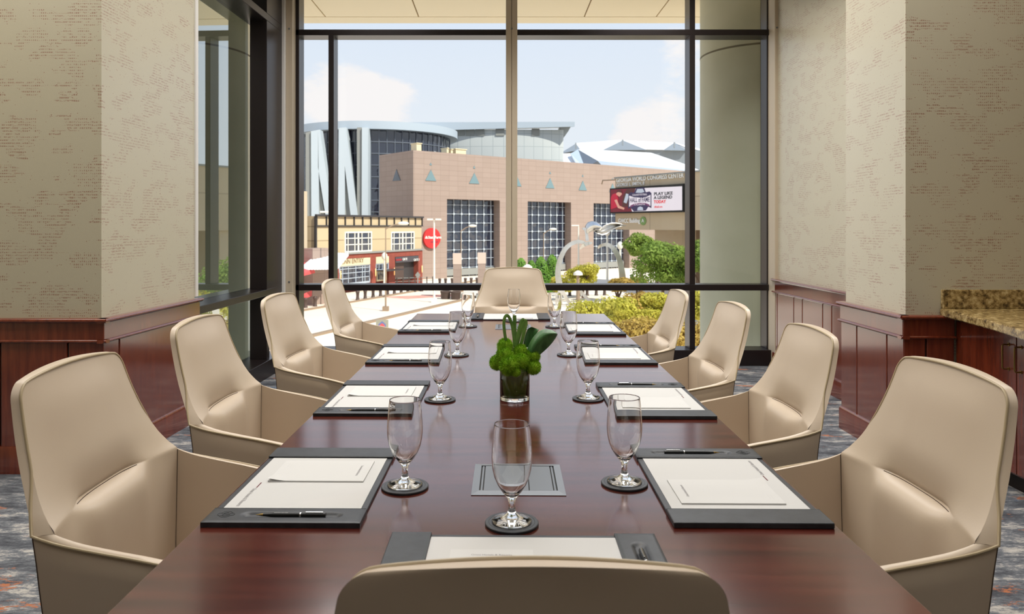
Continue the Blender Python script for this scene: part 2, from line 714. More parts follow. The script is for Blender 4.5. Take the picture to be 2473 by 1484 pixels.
# ================================================================== THE ROOM
CEIL = 3.65
YW = 7.1
fl = MB().prism([(-4.5, -3), (4.5, -3), (4.5, 5.0), (2.66, 5.0), (2.66, 7.3), (-2.16, 7.3), (-2.16, 5.05), (-4.5, 5.05)], -0.25, 0)
struct('floor', fl, M['carpet'], smooth=False)
struct('ceiling', MB().box((-4.7, -3.2, CEIL), (4.7, 7.35, CEIL + 0.2)), M['ceil'], smooth=False)
struct('wall_left', MB().prism([(-4.5, 4.007), (-2.107, 4.007), (-2.052, 5.1), (-4.5, 5.1)], 0, CEIL), M['paper_wall'], smooth=False)
struct('wall_right', MB().prism([(2.246, 4.15), (4.5, 4.15), (4.5, 7.3), (2.585, 7.3), (2.585, 7.0), (2.63, 4.87), (2.25, 4.87)], 0, CEIL), M['paper_wall'], smooth=False)
struct('wall_left_side', MB().box((-4.7, -3.2, 0), (-4.5, 5.1, CEIL)), M['paper_wall'], smooth=False)
struct('wall_right_side', MB().box((4.5, -3.2, 0), (4.7, 4.16, CEIL)), M['paper_wall'], smooth=False)
struct('wall_back', MB().box((-4.7, -3.2, 0), (4.7, -3.0, CEIL)), M['paper_wall'], smooth=False)


def run(A, B):
    d = Vector((B[0] - A[0], B[1] - A[1], 0))
    return (A[0], A[1], 0), math.atan2(d.y, d.x), d.length


TN = [0]


def wainscot(A, B, grooves, e0=0.0, e1=0.0):
    """panelled dado; local x runs A>B, the room lies at local -y; e0/e1 lengthen the ledges past the ends"""
    loc, rot, L = run(A, B)
    TN[0] += 1
    root = struct('trim_%d' % TN[0], MB().box((0, -0.012, 0.10), (L, 0.0, 0.80)), M['groove'], loc=loc, rot=(0, 0, rot), smooth=False)
    xs = [0.0] + list(grooves) + [L]
    for i in range(len(xs) - 1):
        a = xs[i] + (0.005 if i else -e0 * 0.5)
        b = xs[i + 1] - (0.005 if i < len(xs) - 2 else -e1 * 0.5)
        obj('panel', MB().bbox((a, -0.024, 0.125), (b, -0.001, 0.705), 0.004), M['cherry'], root)
    obj('frieze_board', MB().bbox((-e0 * .6, -0.030, 0.700), (L + e1 * .6, -0.001, 0.805), 0.003), M['cherry'], root)

    def ledge(name, z, h, pr):
        mb = MB()
        prof = [(-0.001, z), (-pr * 0.75, z), (-pr, z + h * 0.45), (-pr, z + h * 0.8), (-pr * 0.9, z + h), (-0.001, z + h)]
        rows = [[(x, p[0], p[1]) for p in prof] for x in (-e0, L + e1)]
        mb.grid(rows)
        mb.add(rows[0], [list(range(len(prof)))])
        mb.add(rows[1], [list(range(len(prof)))[::-1]])
        obj(name, mb, M['cherry'], root, ang=50)
    ledge('chair_rail', 0.797, 0.024, 0.052)
    ledge('rail_bead', 0.690, 0.018, 0.042)
    mb = MB()
    prof = [(-0.001, 0), (-0.036, 0), (-0.036, 0.128), (-0.030, 0.143), (-0.001, 0.146)]
    rows = [[(x, p[0], p[1]) for p in prof] for x in (-e0 * .7, L + e1 * .7)]
    mb.grid(rows)
    mb.add(rows[0], [list(range(5))])
    mb.add(rows[1], [list(range(5))[::-1]])
    obj('baseboard', mb, M['cherry'], root, ang=30)


wainscot((-4.5, 4.007), (-2.107, 4.007), [0.6, 0.95, 1.52, 1.87, 2.227], 0, 0.045)
wainscot((-2.107, 4.007), (-2.052, 5.10), [0.131, 0.938], 0.045, 0.03)
wainscot((2.25, 4.87), (2.246, 4.15), [0.20, 0.564], 0.03, 0.045)
wainscot((2.585, 7.0), (2.63, 4.87), [0.09, 0.455, 0.63, 1.01, 1.165, 1.55, 1.7])
wainscot((2.246, 4.15), (2.50, 4.15), [0.1], 0.045, 0)

# ---------------------------------------------------------------- the end window
w1 = struct('window_1')
XL, XR = -1.907, 2.572
DB = 0.185


def bar(parent, a, b, name, m=None, r=0.003):
    return obj(name, MB().bbox(a, b, r), m or M['bronze'], parent)


bar(w1, (XL, YW, 3.108), (XR, YW + DB, 3.163), 'transom_rail')
bar(w1, (XL, YW, 0.700), (XR, YW + DB, 0.757), 'mid_rail')
bar(w1, (XL, YW - 0.06, 0.0), (XR, YW + DB, 0.148), 'sill')
bar(w1, (XL, YW, 3.52), (XR, YW + DB, CEIL), 'head_rail')
bar(w1, (XL, YW, 0.148), (XL + 0.035, YW + DB, 3.52), 'jamb')
bar(w1, (XR - 0.03, YW + 0.02, 0.148), (XR, YW + DB, 3.52), 'jamb')
bar(w1, (X(793, YW), YW, 0.757), (X(806, YW), YW + DB, 3.108), 'mullion')
for z0, z1 in ((0.148, 0.700), (0.757, 3.108), (3.163, 3.52)):
    bar(w1, (X(1665.5, YW), YW, z0), (X(1679, YW), YW + DB, z1), 'mullion')
gy = YW + 0.15
xm0, xm1 = X(799, YW), X(1672, YW)
for (a, b, z0, z1) in ((XL + .02, xm0, .74, 3.12), (xm0, xm1, .74, 3.12), (xm1, XR - .02, .74, 3.12), (XL + .02, xm1, 3.15, 3.55), (xm1, XR - .02, 3.15, 3.55), (XL + .02, xm1, .13, .715), (xm1, XR - .02, .13, .715)):
    obj('pane', MB().add([(a, gy, z0), (b, gy, z0), (b, gy, z1), (a, gy, z1)], [(0, 1, 2, 3)]), M['pane'], w1, smooth=False)
# painted steel posts standing inside the glass
mb = MB().bbox((X(1222, 6.98), 6.98, 0.0), (X(1235, 6.98), 7.09, CEIL), 0.004).bbox((X(1236, 6.98), 6.98, 0.0), (X(1249.5, 6.98), 7.09, CEIL), 0.004)
mb.box((X(1230, 7), 7.0, 0.0), (X(1243, 7), 7.08, CEIL))
po = obj('post', mb, M['steel_paint'], w1)
for z in (0.72, 3.14):
    obj('bolt', MB().lathe([(0.009, 0), (0.008, 0.004), (0.0, 0.005)], 12), M['pewter'], po, loc=(X(1236, 6.98), 6.979, z), rot=(math.pi / 2, 0, 0))
mb = MB().bbox((-2.005, 6.96, 0), (-1.966, 7.10, CEIL), 0.004)
obj('corner_cover', mb, M['white_trim'], w1)
obj('corner_post', MB().bbox((-1.965, 6.99, 0), (-1.904, 7.12, CEIL), 0.004), M['steel_paint'], w1)
obj('corner_post', MB().bbox((2.555, 6.95, 0), (2.60, 7.14, CEIL), 0.006), M['steel_paint'], w1)
obj('bolt', MB().lathe([(0.009, 0), (0.008, 0.004), (0.0, 0.005)], 12), M['pewter'], w1, loc=(-1.935, 6.989, 3.14), rot=(math.pi / 2, 0, 0))
obj('bolt', MB().lathe([(0.009, 0), (0.008, 0.004), (0.0, 0.005)], 12), M['pewter'], w1, loc=(-1.935, 6.989, 0.79), rot=(math.pi / 2, 0, 0))
obj('bolt', MB().lathe([(0.009, 0), (0.008, 0.004), (0.0, 0.005)], 12), M['pewter'], w1, loc=(2.575, 6.949, 3.14), rot=(math.pi / 2, 0, 0))

# ---------------------------------------------------------------- the side window
loc, rot, L2 = run((-2.052, 5.10), (-1.992, 7.0))
w2 = struct('window_2')
w2.location = loc
w2.rotation_euler = (0, 0, rot)
bar(w2, (0.0, 0.0, 0.702), (L2, 0.21, 0.757), 'mid_rail')
bar(w2, (0.0, 0.0, 3.10), (L2, 0.21, 3.163), 'transom_rail')
bar(w2, (0.0, -0.03, 0.0), (L2, 0.21, 0.148), 'sill')
bar(w2, (0.0, 0.0, 3.52), (L2, 0.21, CEIL), 'head_rail')
bar(w2, (1.45, 0.0, 0.757), (L2 - 0.02, 0.15, 3.10), 'mullion')
bar(w2, (1.45, 0.0, 0.148), (1.52, 0.15, 0.702), 'mullion')
bar(w2, (1.45, 0.0, 3.163), (L2 - 0.02, 0.15, 3.52), 'mullion')
bar(w2, (1.39, -0.012, 0.757), (1.404, 0.02, 3.10), 'glazing_bead', M['white_trim'], 0.002) if False else None
bar(w2, (0.0, -0.012, 0.83), (0.035, 0.0, CEIL), 'edge_trim', M['white_trim'], 0.002)
for (a, b, z0, z1) in ((0.0, 1.46, .74, 3.12), (0.0, 1.46, 3.15, 3.55), (0.0, L2 - .01, .13, .715)):
    obj('pane', MB().add([(a, 0.17, z0), (b, 0.17, z0), (b, 0.17, z1), (a, 0.17, z1)], [(0, 1, 2, 3)]), M['pane_side'], w2, smooth=False)

# ---------------------------------------------------------------- the building outside: soffit and round columns
M['soffit'] = mat('soffit_panel', C(248, 228, 190), 0.6)
M['column'] = noise_mat('precast_column', [C(176, 174, 150), C(188, 186, 164)], 1.5, 0.6)
so = struct('trim_20', MB().box((-9, 7.35, 3.915), (9, 9.55, 4.6)), mat('soffit_joint', C(120, 92, 60), 0.8), smooth=False)
js = [-9, -5.1, -3.1, -1.1, 0.0 + X(1012, 9.2) + 0.0, X(1410, 9.2), X(1410, 9.2) + 1.0, 4.0, 6.0, 9]
js = [-9, -6.2, -4.15, -2.12, X(1011, 9.28), X(1411, 9.28), 3.08 - 1.13, 3.1, 5.1, 9]
js = sorted(js)
for i in range(len(js) - 1):
    obj('soffit_panel', MB().box((js[i] + 0.008, 7.3, 3.885), (js[i + 1] - 0.008, 9.27, 3.92)), M['soffit'], so, smooth=False)
obj('fascia_panel', MB().box((-9, 9.287, 3.885), (9, 9.57, 4.62)), M['soffit'], so, smooth=False)
for (cx, cy, r, lab) in ((2.9, 8.3, 0.65, 'round precast column outside beside the right-hand end of the end window'), (-3.42, 8.25, 0.70, 'round precast column seen through the tall side window')):
    t = thing('round_column', lab, 'column', (cx, cy, -5))
    prof = [(r, 0), (r, 8.165), (r - 0.012, 8.168), (r - 0.012, 8.182), (r, 8.185), (r, 8.9)]
    obj('shaft', MB().lathe(prof, 96), M['column'], t, ang=60)
    a0 = math.atan2(-cy, -cx)
    obj('panel_joint', MB().box((-0.006, -0.006, 0), (0.006, 0.006, 8.9)), mat('joint_dark', C(104, 96, 76), 0.8), t, loc=((r - 0.004) * math.cos(a0), (r - 0.004) * math.sin(a0), 0), rot=(0, 0, a0), smooth=False)
    obj('ring_joint', MB().lathe([(r - 0.004, 8.166), (r + 0.0015, 8.166), (r + 0.0015, 8.184), (r - 0.004, 8.184)], 96, closed=True), bpy.data.materials['joint_dark'], t)

# ---------------------------------------------------------------- granite counter and its cabinet
cb = thing('sideboard_cabinet', 'cherry cabinet with brass pulls under the granite counter', 'cabinet', (2.52, 3.0, 0))
obj('body', MB().box((0.012, -1.4, 0.09), (1.0, 1.145, 0.815)), M['cherry'], cb, smooth=False)
obj('toe_kick', MB().box((0.06, -1.4, 0.0), (1.0, 1.145, 0.10)), M['groove'], cb, smooth=False)
ys = [(0.652, 1.13), (0.150, 0.646), (-0.33, 0.144), (-0.82, -0.336), (-1.39, -0.826)]
for i, (a, b) in enumerate(ys):
    d = obj('door', MB().bbox((-0.008, a, 0.105), (0.012, b, 0.79), 0.002), M['cherry'], cb)
    y = a + 0.052 if i % 2 == 0 else b - 0.030
    z0, z1 = 0.607, 0.727
    mb = MB().tube([(-0.008, y, z1), (-0.034, y, z1), (-0.040, y, z1 - 0.006), (-0.040, y, z0 + 0.006), (-0.034, y, z0), (-0.008, y, z0)], 0.0042, 10)
    for z in (z0, z1):
        mb.bm(bmesh.new()) if False else None
        mb.add([(-0.011 + 0.0 * k, y + 0.009 * math.cos(k * math.pi / 4), z + 0.009 * math.sin(k * math.pi / 4)) for k in range(8)] + [(-0.007, y + 0.009 * math.cos(k * math.pi / 4), z + 0.009 * math.sin(k * math.pi / 4)) for k in range(8)],
               [list(range(8)), list(range(8, 16))[::-1]] + [(k, (k + 1) % 8, 8 + (k + 1) % 8, 8 + k) for k in range(8)])
    obj('handle', mb, M['brass'], d)
ct = thing('granite_counter', 'speckled tan granite counter with a low backsplash at right', 'counter', (2.5, 4.1, 0.815))
edge = [(2.432, 4.148), (2.40, 3.90), (2.34, 3.55), (2.275, 3.26), (2.21, 2.95), (2.16, 2.6), (2.14, 1.6), (3.55, 1.6), (3.55, 4.148)]
bm = bmesh.new()
vs = [bm.verts.new((p[0] - 2.5, p[1] - 4.1, 0.0)) for p in edge]
f = bm.faces.new(vs)
ex = bmesh.ops.extrude_face_region(bm, geom=[f])
for v in ex['geom']:
    if isinstance(v, bmesh.types.BMVert):
        v.co.z += 0.042
bmesh.ops.bevel(bm, geom=[e_ for e_ in bm.edges], offset=0.005, segments=2, affect='EDGES')
obj('slab', MB().bm(bm), M['granite'], ct)
obj('backsplash', MB().bbox((-0.062, 0.022, 0.0425), (1.05, 0.049, 0.145), 0.003), M['granite'], ct)

# ================================================================== THE TABLE
TY = -0.0135
TC = Vector((0.0572, 2.957, 0))
TW, TL = 0.606, 1.937
TZ = 0.74
tb = thing('conference_table', 'long reddish-brown mahogany boardroom table set for ten', 'table', TC, TY)
RT = Matrix.Rotation(TY, 3, 'Z')


def tl(x, y, z):
    """world point to the table's own frame"""
    v = RT.inverted() @ (Vector((x, y, z)) - TC)
    return v


def tw(x, y, z):
    return RT @ Vector((x, y, z)) + TC


ysm = -0.004
obj('tabletop', MB().bbox((-TW, -TL, TZ - 0.032), (TW, ysm - 0.0004, TZ), 0.0012), M['table'], tb)
obj('tabletop', MB().bbox((-TW, ysm + 0.0004, TZ - 0.032), (TW, TL, TZ), 0.0012), M['table'], tb)
for y in (-1.15, 1.15):
    obj('pedestal', MB().bbox((-0.26, y - 0.22, 0.0), (0.26, y + 0.22, TZ - 0.033), 0.006), M['cherry'], tb)
obj('stretcher', MB().bbox((-0.03, -0.93, 0.25), (0.03, 0.93, 0.45), 0.004), M['cherry'], tb)
# cable hatches let into the top
for (wx, wy) in ((0.0455, 1.694), (0.088, 4.245)):
    c = tl(wx, wy, 0)
    a, b, fr, h = 0.1005, 0.104, 0.016, 0.004
    z = TZ + 0.0002
    mb = MB()
    o4 = [(-a, -b), (a, -b), (a, b), (-a, b)]
    i4 = [(-a + fr, -b + fr * 1.3), (a - fr, -b + fr * 1.3), (a - fr, b - fr * 1.3), (-a + fr, b - fr * 1.3)]
    vs = [(x, y, z) for x, y in o4] + [(x, y, z + 0.0012) for x, y in o4] + [(x, y, z + h) for x, y in i4] + [(x, y, z + 0.0008) for x, y in i4]
    fs = []
    for k in range(4):
        k2 = (k + 1) % 4
        fs += [(k, k2, 4 + k2, 4 + k), (4 + k, 4 + k2, 8 + k2, 8 + k), (8 + k, 8 + k2, 12 + k2, 12 + k)]
    fs.append((12, 13, 14, 15))
    hb = obj('cable_hatch', MB().add(vs, fs), M['pewter'], tb, loc=(c.x, c.y, 0), fixn=False, smooth=False)
    hb.data.materials.append(M['slot'])
    hb.data.polygons[-1].material_index = 1
    ix, iy = a - fr, b - fr * 1.3
    obj('hatch_lid', MB().box((-ix + 0.010, -iy + 0.002, z + 0.001), (0.022, iy - 0.002, z + h - 0.0005)), M['pewter'], hb, smooth=False)
    obj('hatch_lid', MB().box((0.0245, -iy + 0.002, z + 0.001), (ix - 0.010, iy - 0.002, z + h - 0.0005)), M['pewter'], hb, smooth=False)
    for s in (-1, 1):
        obj('side_bar', MB().box((s * (ix - 0.0052) - 0.002, -iy + 0.002, z + 0.001), (s * (ix - 0.0052) + 0.002, iy - 0.002, z + h - 0.001)), M['pewter'], hb, smooth=False)


# ================================================================== CHAIRS
def spline(tabx, taby):
    tx, ty = np.array(tabx, float), np.array(taby, float)
    d = np.diff(ty) / np.diff(tx)
    m = np.zeros(len(tx))
    m[0], m[-1] = d[0], d[-1]
    for i in range(1, len(tx) - 1):
        m[i] = 0 if d[i - 1] * d[i] <= 0 else 2 * d[i - 1] * d[i] / (d[i - 1] + d[i])

    def f(x):
        x = min(max(x, tx[0]), tx[-1])
        i = min(max(int(np.searchsorted(tx, x)) - 1, 0), len(tx) - 2)
        h = tx[i + 1] - tx[i]
        t = (x - tx[i]) / h
        return float((2 * t**3 - 3 * t**2 + 1) * ty[i] + (t**3 - 2 * t**2 + t) * h * m[i] + (-2 * t**3 + 3 * t**2) * ty[i + 1] + (t**3 - t**2) * h * m[i + 1])
    return f


def sst(a, b, x):
    t = min(max((x - a) / (b - a), 0), 1)
    return t * t * (3 - 2 * t)


ZT = 1.006
yr = spline([.40, .48, .60, .70, .746, .766, .80, .861, .93, 1.02], [-.188, -.192, -.195, -.196, -.196, -.213, -.237, -.265, -.288, -.311])
wr = spline([.40, .48, .60, .70, .746, .766, .80, .861, .93, 1.02], [.235, .243, .256, .262, .264, .257, .243, .2225, .205, .187])
yro = spline([.38, .50, .60, .70, .746, .80, .861, .93, 1.02], [-.188, -.207, -.217, -.224, -.229, -.254, -.281, -.304, -.326])
wro = spline([.38, .50, .60, .70, .746, .766, .80, .861, .93, 1.02], [.222, .250, .266, .274, .277, .269, .254, .233, .214, .194])
ycu = spline([.752, .760, .772, .79, .85, .93, 1.02], [-.252, -.247, -.246, -.249, -.268, -.291, -.316])
ycl = spline([.40, .47, .60, .68, .712, .732, .7435, .7515], [-.186, -.190, -.192, -.194, -.198, -.206, -.222, -.250])
ycs = spline([.40, .47, .60, .68, .75, .80, .85, .93, 1.02], [-.19, -.195, -.201, -.210, -.231, -.252, -.271, -.292, -.313])
arm_z = spline([-.196, -.18, -.15, -.10, 0, .10, .18], [.746, .7395, .730, .719, .699, .673, .650])


def rnd(z, zt, r):
    if z <= zt - r:
        return 0.0
    t = min((z - (zt - r)) / r, 1)
    return r * (1 - math.sqrt(max(0, 1 - t * t)))


def chair_parts():
    P = {}
    S = [math.copysign(1 - (1 - abs(k / 20)) ** 1.35, k) for k in range(-20, 21)]
    zi = list(np.linspace(.44, .70, 8)) + [.712, .722, .730, .737, .742, .746, .750, .7515, .7535, .758, .766, .775, .787, .80, .82, .84, .861, .885, .91, .93, .95, .962, .974, .984, .992, .998, 1.002, 1.0048, ZT]
    rows = []
    for z in zi:
        w = wr(z) - rnd(z, ZT, .034)
        row = []
        for s in S:
            x = s * w
            c = 1 - sst(.085, .165, abs(x))
            yc = ycu(z) if z >= .7515 else ycl(z)
            ym = yc * c + ycs(z) * (1 - c)
            e_ = abs(s) ** 2.6
            y = ym * (1 - e_) + yr(z) * e_
            zz = z + .010 * (1 - s * s) * sst(.90, ZT, z)
            # soft pad roll towards the edge
            y += .012 * (1 - abs(s) ** 2) * sst(.76, .84, z) * (1 - sst(.93, 1.006, z))
            row.append((x, y, zz))
        rows.append(row)
    P['backrest'] = MB().grid(rows)
    # outer shell of the back
    zo = [.40, .44, .48, .52, .56, .60, .64, .68, .70, .72, .735, .746, .766, .78, .80, .82, .84, .861, .885, .91, .93, .95, .965, .978, .988, .996, 1.003, 1.0075, 1.0095]
    ZTo = 1.0095
    rowo = []
    for z in zo:
        w = wro(z) - rnd(z, ZTo, .036)
        row = []
        for s in S:
            bul = .030 * (1 - abs(s) ** 2.4) * (1 - .6 * sst(.8, 1.0, z)) * sst(.40, .62, z)
            row.append((s * w, yro(z) - bul, z + .010 * (1 - s * s) * sst(.90, ZTo, z)))
        rowo.append(row)
    P['back_shell'] = MB().grid(rowo)
    # welt strip that joins the two
    zs = np.concatenate([np.linspace(.746, .96, 14), np.linspace(.963, 1.0, 14) ** 1])
    path_i, path_o = [], []
    for k, z in enumerate(zs):
        t = (z - .746) / (1.0 - .746)
        a = .746 + t * (ZT - .746)
        b = .746 + t * (ZTo - .746)
        path_i.append((wr(a) - rnd(a, ZT, .034), yr(a), a))
        path_o.append((wro(b) - rnd(b, ZTo, .036), yro(b), b))
    for s in np.linspace(1, 0, 12)[1:]:
        path_i.append(((wr(ZT) - .034) * s, yr(ZT) * abs(s)**2.6 + ycs(ZT) * (1 - abs(s)**2.6), ZT + .010 * (1 - s * s)))
        path_o.append(((wro(ZTo) - .036) * s, yro(ZTo) - .012 * (1 - s**2.4), ZTo + .010 * (1 - s * s)))
    fi = path_i + [(-p[0], p[1], p[2]) for p in path_i[::-1][1:]]
    fo = path_o + [(-p[0], p[1], p[2]) for p in path_o[::-1][1:]]
    mid = [tuple((np.array(a) * .5 + np.array(b) * .5) + np.array((0, 0.0, .0015))) for a, b in zip(fi, fo)]
    P['edge_strip'] = MB().grid([fi, mid, fo])
    # arms
    ys_ = [-.196, -.18, -.16, -.14, -.11, -.07, -.03, .02, .07, .12, .16, .18]
    armo = {}
    for sg in (1, -1):
        secs = []
        for y in ys_:
            q = (y + .196) / (.18 + .196)
            zt = arm_z(y) - .012 * max(0, (q - .93) / .07)
            xt = .264 - .010 * q
            sec = []
            for k in range(7):
                t = k / 6
                z = .43 + (zt - .43) * t
                zk = .43 + (.746 - .43) * t
                x = (wr(zk)) * (1 - q) + (xt - .016 * (1 - t) - .004 * math.sin(t * math.pi)) * q
                sec.append((sg * x, yr(zk) * (1 - q) + (.18 - .03 * (1 - t)) * q, z))
            sec.append((sg * (xt + .010), y - .012 * (1 - q), zt + .0025))
            for k in range(8):
                t = 1 - k / 7
                z = .385 + (zt + .001 - .385) * t
                zk = .385 + (.746 - .385) * t
                x = wro(zk) * (1 - q) + (xt + .021 - .045 * (1 - t) ** 1.3) * q
                sec.append((sg * x, yro(zk) * (1 - q) + (.18 - .05 * (1 - t)) * q, z))
            secs.append(sec)
        secs_ = secs
        mb = MB().grid(secs)
        n = len(secs[-1])
        mb.add(secs[-1], [list(range(n))])
        P['armrest%d' % sg] = mb
        armo[sg] = []
        for k, s_ in enumerate(secs):
            t = 1.0
            armo[sg].append(tuple(s_[6][i] * (1 - t) + s_[8][i] * t for i in range(3)))
        P['seam%d' % sg] = MB().tube([s_ for s_ in secs[0][0:7]], .0011, 5).tube([s_ for s_ in secs[0][8:]], .0011, 5)  # dark tubes paint in the shadow gap where arm meets back
    bl = []
    for a_, b_ in zip(fi, fo):
        t = 1 - sst(.755, .86, a_[2])
        bl.append(tuple(a_[i] * (1 - t) + b_[i] * t for i in range(3)))
    pp = armo[1][::-1] + bl[1:-1] + armo[-1]
    P['piping'] = MB().tube([(p[0] * 1.002, p[1] - .001, p[2] + .001) for p in pp], .0029, 8)
    cr_ = []
    for k in range(15):
        x = -.125 + .25 * k / 14
        cr_.append((x, -.2445 + .012 * abs(x / .125) ** 3, .7505))
    P['crease_stitch'] = MB().tube(cr_, .0008, 5)
    P['seat'] = MB().bbox((-.238, -.19, .395), (.238, .235, .470), .028)
    P['seat_pan'] = MB().bbox((-.20, -.165, .375), (.20, .20, .397), .008)
    P['gas_column'] = MB().lathe([(.033, .065), (.033, .20), (.024, .205), (.024, .33), (.09, .345), (.09, .375)], 20)
    lg = MB()
    a = [(-.024, .03, .062), (.024, .03, .062), (.024, .03, .105), (-.024, .03, .105)]
    b = [(-.014, .305, .022), (.014, .305, .022), (.014, .305, .040), (-.014, .305, .040)]
    lg.add(a + b, [(0, 3, 2, 1), (4, 5, 6, 7)] + [(i, (i + 1) % 4, 4 + (i + 1) % 4, 4 + i) for i in range(4)])
    P['leg'] = lg
    P['glide'] = MB().lathe([(.014, 0), (.017, .006), (.017, .022)], 12)
    return P


CP = chair_parts()
CM = {k: v.mesh('chair_' + k.rstrip('-1'), M['piping'] if k == 'piping' else M['stitch'] if ('seam' in k or 'stitch' in k) else M['base_metal'] if k in ('gas_column', 'leg') else M['pen'] if k in ('glide', 'seat_pan') else M['leather'],
                ang=70 if k in ('backrest', 'back_shell', 'armrest1', 'armrest-1', 'edge_strip') else 40) for k, v in CP.items()}


def make_chair(label):
    t = thing('conference_chair', label, 'chair', group='leather chairs around the boardroom table')
    for n in ('backrest', 'back_shell', 'edge_strip', 'seat', 'seat_pan', 'piping', 'gas_column', 'crease_stitch'):
        obj(n, CM[n], None, t)
    for sg in (1, -1):
        a = obj('armrest', CM['armrest%d' % sg], None, t)
        obj('seam', CM['seam%d' % sg], None, a)
    for k in range(4):
        l = obj('leg', CM['leg'], None, t, rot=(0, 0, k * math.pi / 2 + math.pi / 4))
        obj('glide', CM['glide'], None, l, loc=(0, .292, 0))
    return t


SL = 'tan leather boardroom chair '
chairs = [
    # kink centre x, Y, height offset, facing angle (0 faces +Y), label
    (-.809, 1.64, .000, -90, SL + 'nearest the camera along the side-window side'),
    (-.835, 2.40, .001, -90, SL + 'second from the camera along the side-window side'),
    (-.853, 3.33, -.010, -94, SL + 'third from the camera along the side-window side'),
    (-.826, 4.28, -.012, -92, SL + 'farthest from the camera along the side-window side'),
    (.855, 1.615, -.006, 90, SL + 'nearest the camera along the granite-counter side'),
    (.920, 2.50, -.042, 90, SL + 'second from the camera along the granite-counter side'),
    (.876, 3.18, -.033, 91, SL + 'third from the camera along the granite-counter side'),
    (.866, 4.10, -.058, 90, SL + 'farthest from the camera along the granite-counter side'),
    (.108, 5.20, .000, 180, SL + 'facing the camera at the window end of the table'),
    (.036, .905, -.056, 0, SL + 'seen from behind at the bottom of the picture'),
]
ch0 = None
for (kx, ky, dz, ang, lab) in chairs:
    a = math.radians(ang)
    fx, fy = -math.sin(a), math.cos(a)
    loc = (kx + .196 * fx, ky + .196 * fy, 0)
    if ch0 is None:
        ch0 = make_chair(lab)
        ch0.location = loc
        ch0.rotation_euler = (0, 0, a)
        c = ch0
    else:
        c = dup(ch0, loc, a, lab)
    # height setting of the gas column lifts shell and seat only
    for k in c.children:
        if not k.name.startswith(('leg', 'gas')):
            k.location.z = dz

# ================================================================== PLACE SETTINGS
def pad_meshes():
    P = {}
    L, D = .238, .150
    P['board'] = MB().bbox((-L, -D, 0), (L, D, .0062), .0015)
    P['end_strip'] = MB().bbox((-L - .001, -D - .001, 0), (-L + .072, D + .001, .0112), .0022)
    # pen strip with its moulded groove
    x0, x1, y0, y1, h = L - .072, L + .001, -D - .001, D + .001, .0112
    nx, ny = 22, 64
    rows = []
    for i in range(nx + 1):
        r = []
        for j in range(ny + 1):
            x = x0 + (x1 - x0) * i / nx
            y = y0 + (y1 - y0) * j / ny
            gx = (x - (x0 + x1) / 2) / .0115
            gy = max(0.0, (abs(y - .012) - .082) / .012)
            q = math.sqrt(gx * gx + gy * gy)
            z = h - .0052 * (1 - sst(.55, 1.25, q))
            ed = min(x - x0, x1 - x, y - y0, y1 - y)
            z -= .0016 * (1 - sst(0, .004, ed))
            r.append((x, y, z))
        rows.append(r)
    mb = MB().grid(rows)
    n = ny + 1
    rim = [rows[0][j] for j in range(n)] + [rows[i][n - 1] for i in range(1, nx + 1)] + [rows[nx][j] for j in range(n - 2, -1, -1)] + [rows[i][0] for i in range(nx - 1, 0, -1)]
    low = [(p[0], p[1], 0) for p in rim]
    m = len(rim)
    mb.add(rim + low, [(k, m + k, m + (k + 1) % m, (k + 1) % m) for k in range(m)])
    P['pen_strip'] = mb
    em = MB()
    cx, cy = (x0 + x1) / 2, -.116
    for (dx, dy, rx, ry) in ((0, 0, .009, .007), (0, -.011, .006, .006), (0, .011, .006, .006), (.008, 0, .006, .010), (-.008, 0, .006, .010)):
        em.tube([(cx + dx + rx * math.cos(a * math.pi / 8), cy + dy + ry * math.sin(a * math.pi / 8), h + .0001) for a in range(16)], .0006, 5, closed=True)
    P['emblem'] = em
    st = MB()
    for xx, zz in ((L - .0725 + .004, h), (-L + .072 - .004, h)):
        st.tube([(xx, -D, zz - .0001), (xx, D, zz - .0001)], .0004, 4)
    P['stitch_line'] = st
    return P


PM = pad_meshes()
EMB = mat('embossed_leather', C(14, 15, 17), 0.35)
GST = mat('grey_green_thread', C(62, 72, 66), 0.7)
PMM = {k: v.mesh('pad_' + k, M['blk_leather'] if k in ('board', 'end_strip', 'pen_strip') else EMB if k == 'emblem' else GST) for k, v in PM.items()}
# the loose sheet, the notepad and the pen
paper_me = MB().box((-.174, -.1375, 0), (.174, .1375, .0006)).mesh('sheet', M['paper'], smooth=False)
npd = MB()
rows = []
for i in range(13):
    r = []
    for j in range(19):
        u, v = i / 12, j / 18
        x = -.136 + .142 * u
        y = -.0975 + .21 * v
        lift = .006 * max(0, 1 - v / .22) ** 2 * sst(.7, 1.0, u)
        r.append((x, y, .0028 + lift))
    rows.append(r)
npd.grid(rows)
npd.box((-.136, -.0975, 0), (.006, .1125, .0024))
pad_me = npd.mesh('notepad_sheets', M['notepaper'], ang=30)
pen_mb = MB().lathe([(0.0006, 0), (.0009, .004), (.0026, .018), (.0042, .030), (.0046, .06), (.0046, .085)], 16)
pen_body = MB().lathe([(.0026, .014), (.0043, .032), (.0047, .06), (.0047, .086)], 16).mesh('pen_barrel', M['pen'])
pen_cap = MB().lathe([(.0049, .0885), (.0050, .10), (.0049, .133), (.0043, .136)], 16).mesh('pen_upper', M['pen'])
pen_ring = MB().lathe([(.0050, .0858), (.0052, .087), (.0050, .0886)], 16).mesh('pen_ring', M['chrome'])
pen_tip = MB().lathe([(.0004, 0), (.0009, .003), (.0028, .0145)], 12).mesh('pen_tip', M['brass'])
pen_clip = MB().bbox((-.0014, .0046, .097), (.0014, .0066, .131), .0005).bbox((-.0014, .0035, .1275), (.0014, .006, .131), .0005).mesh('pen_clip', M['chrome'])

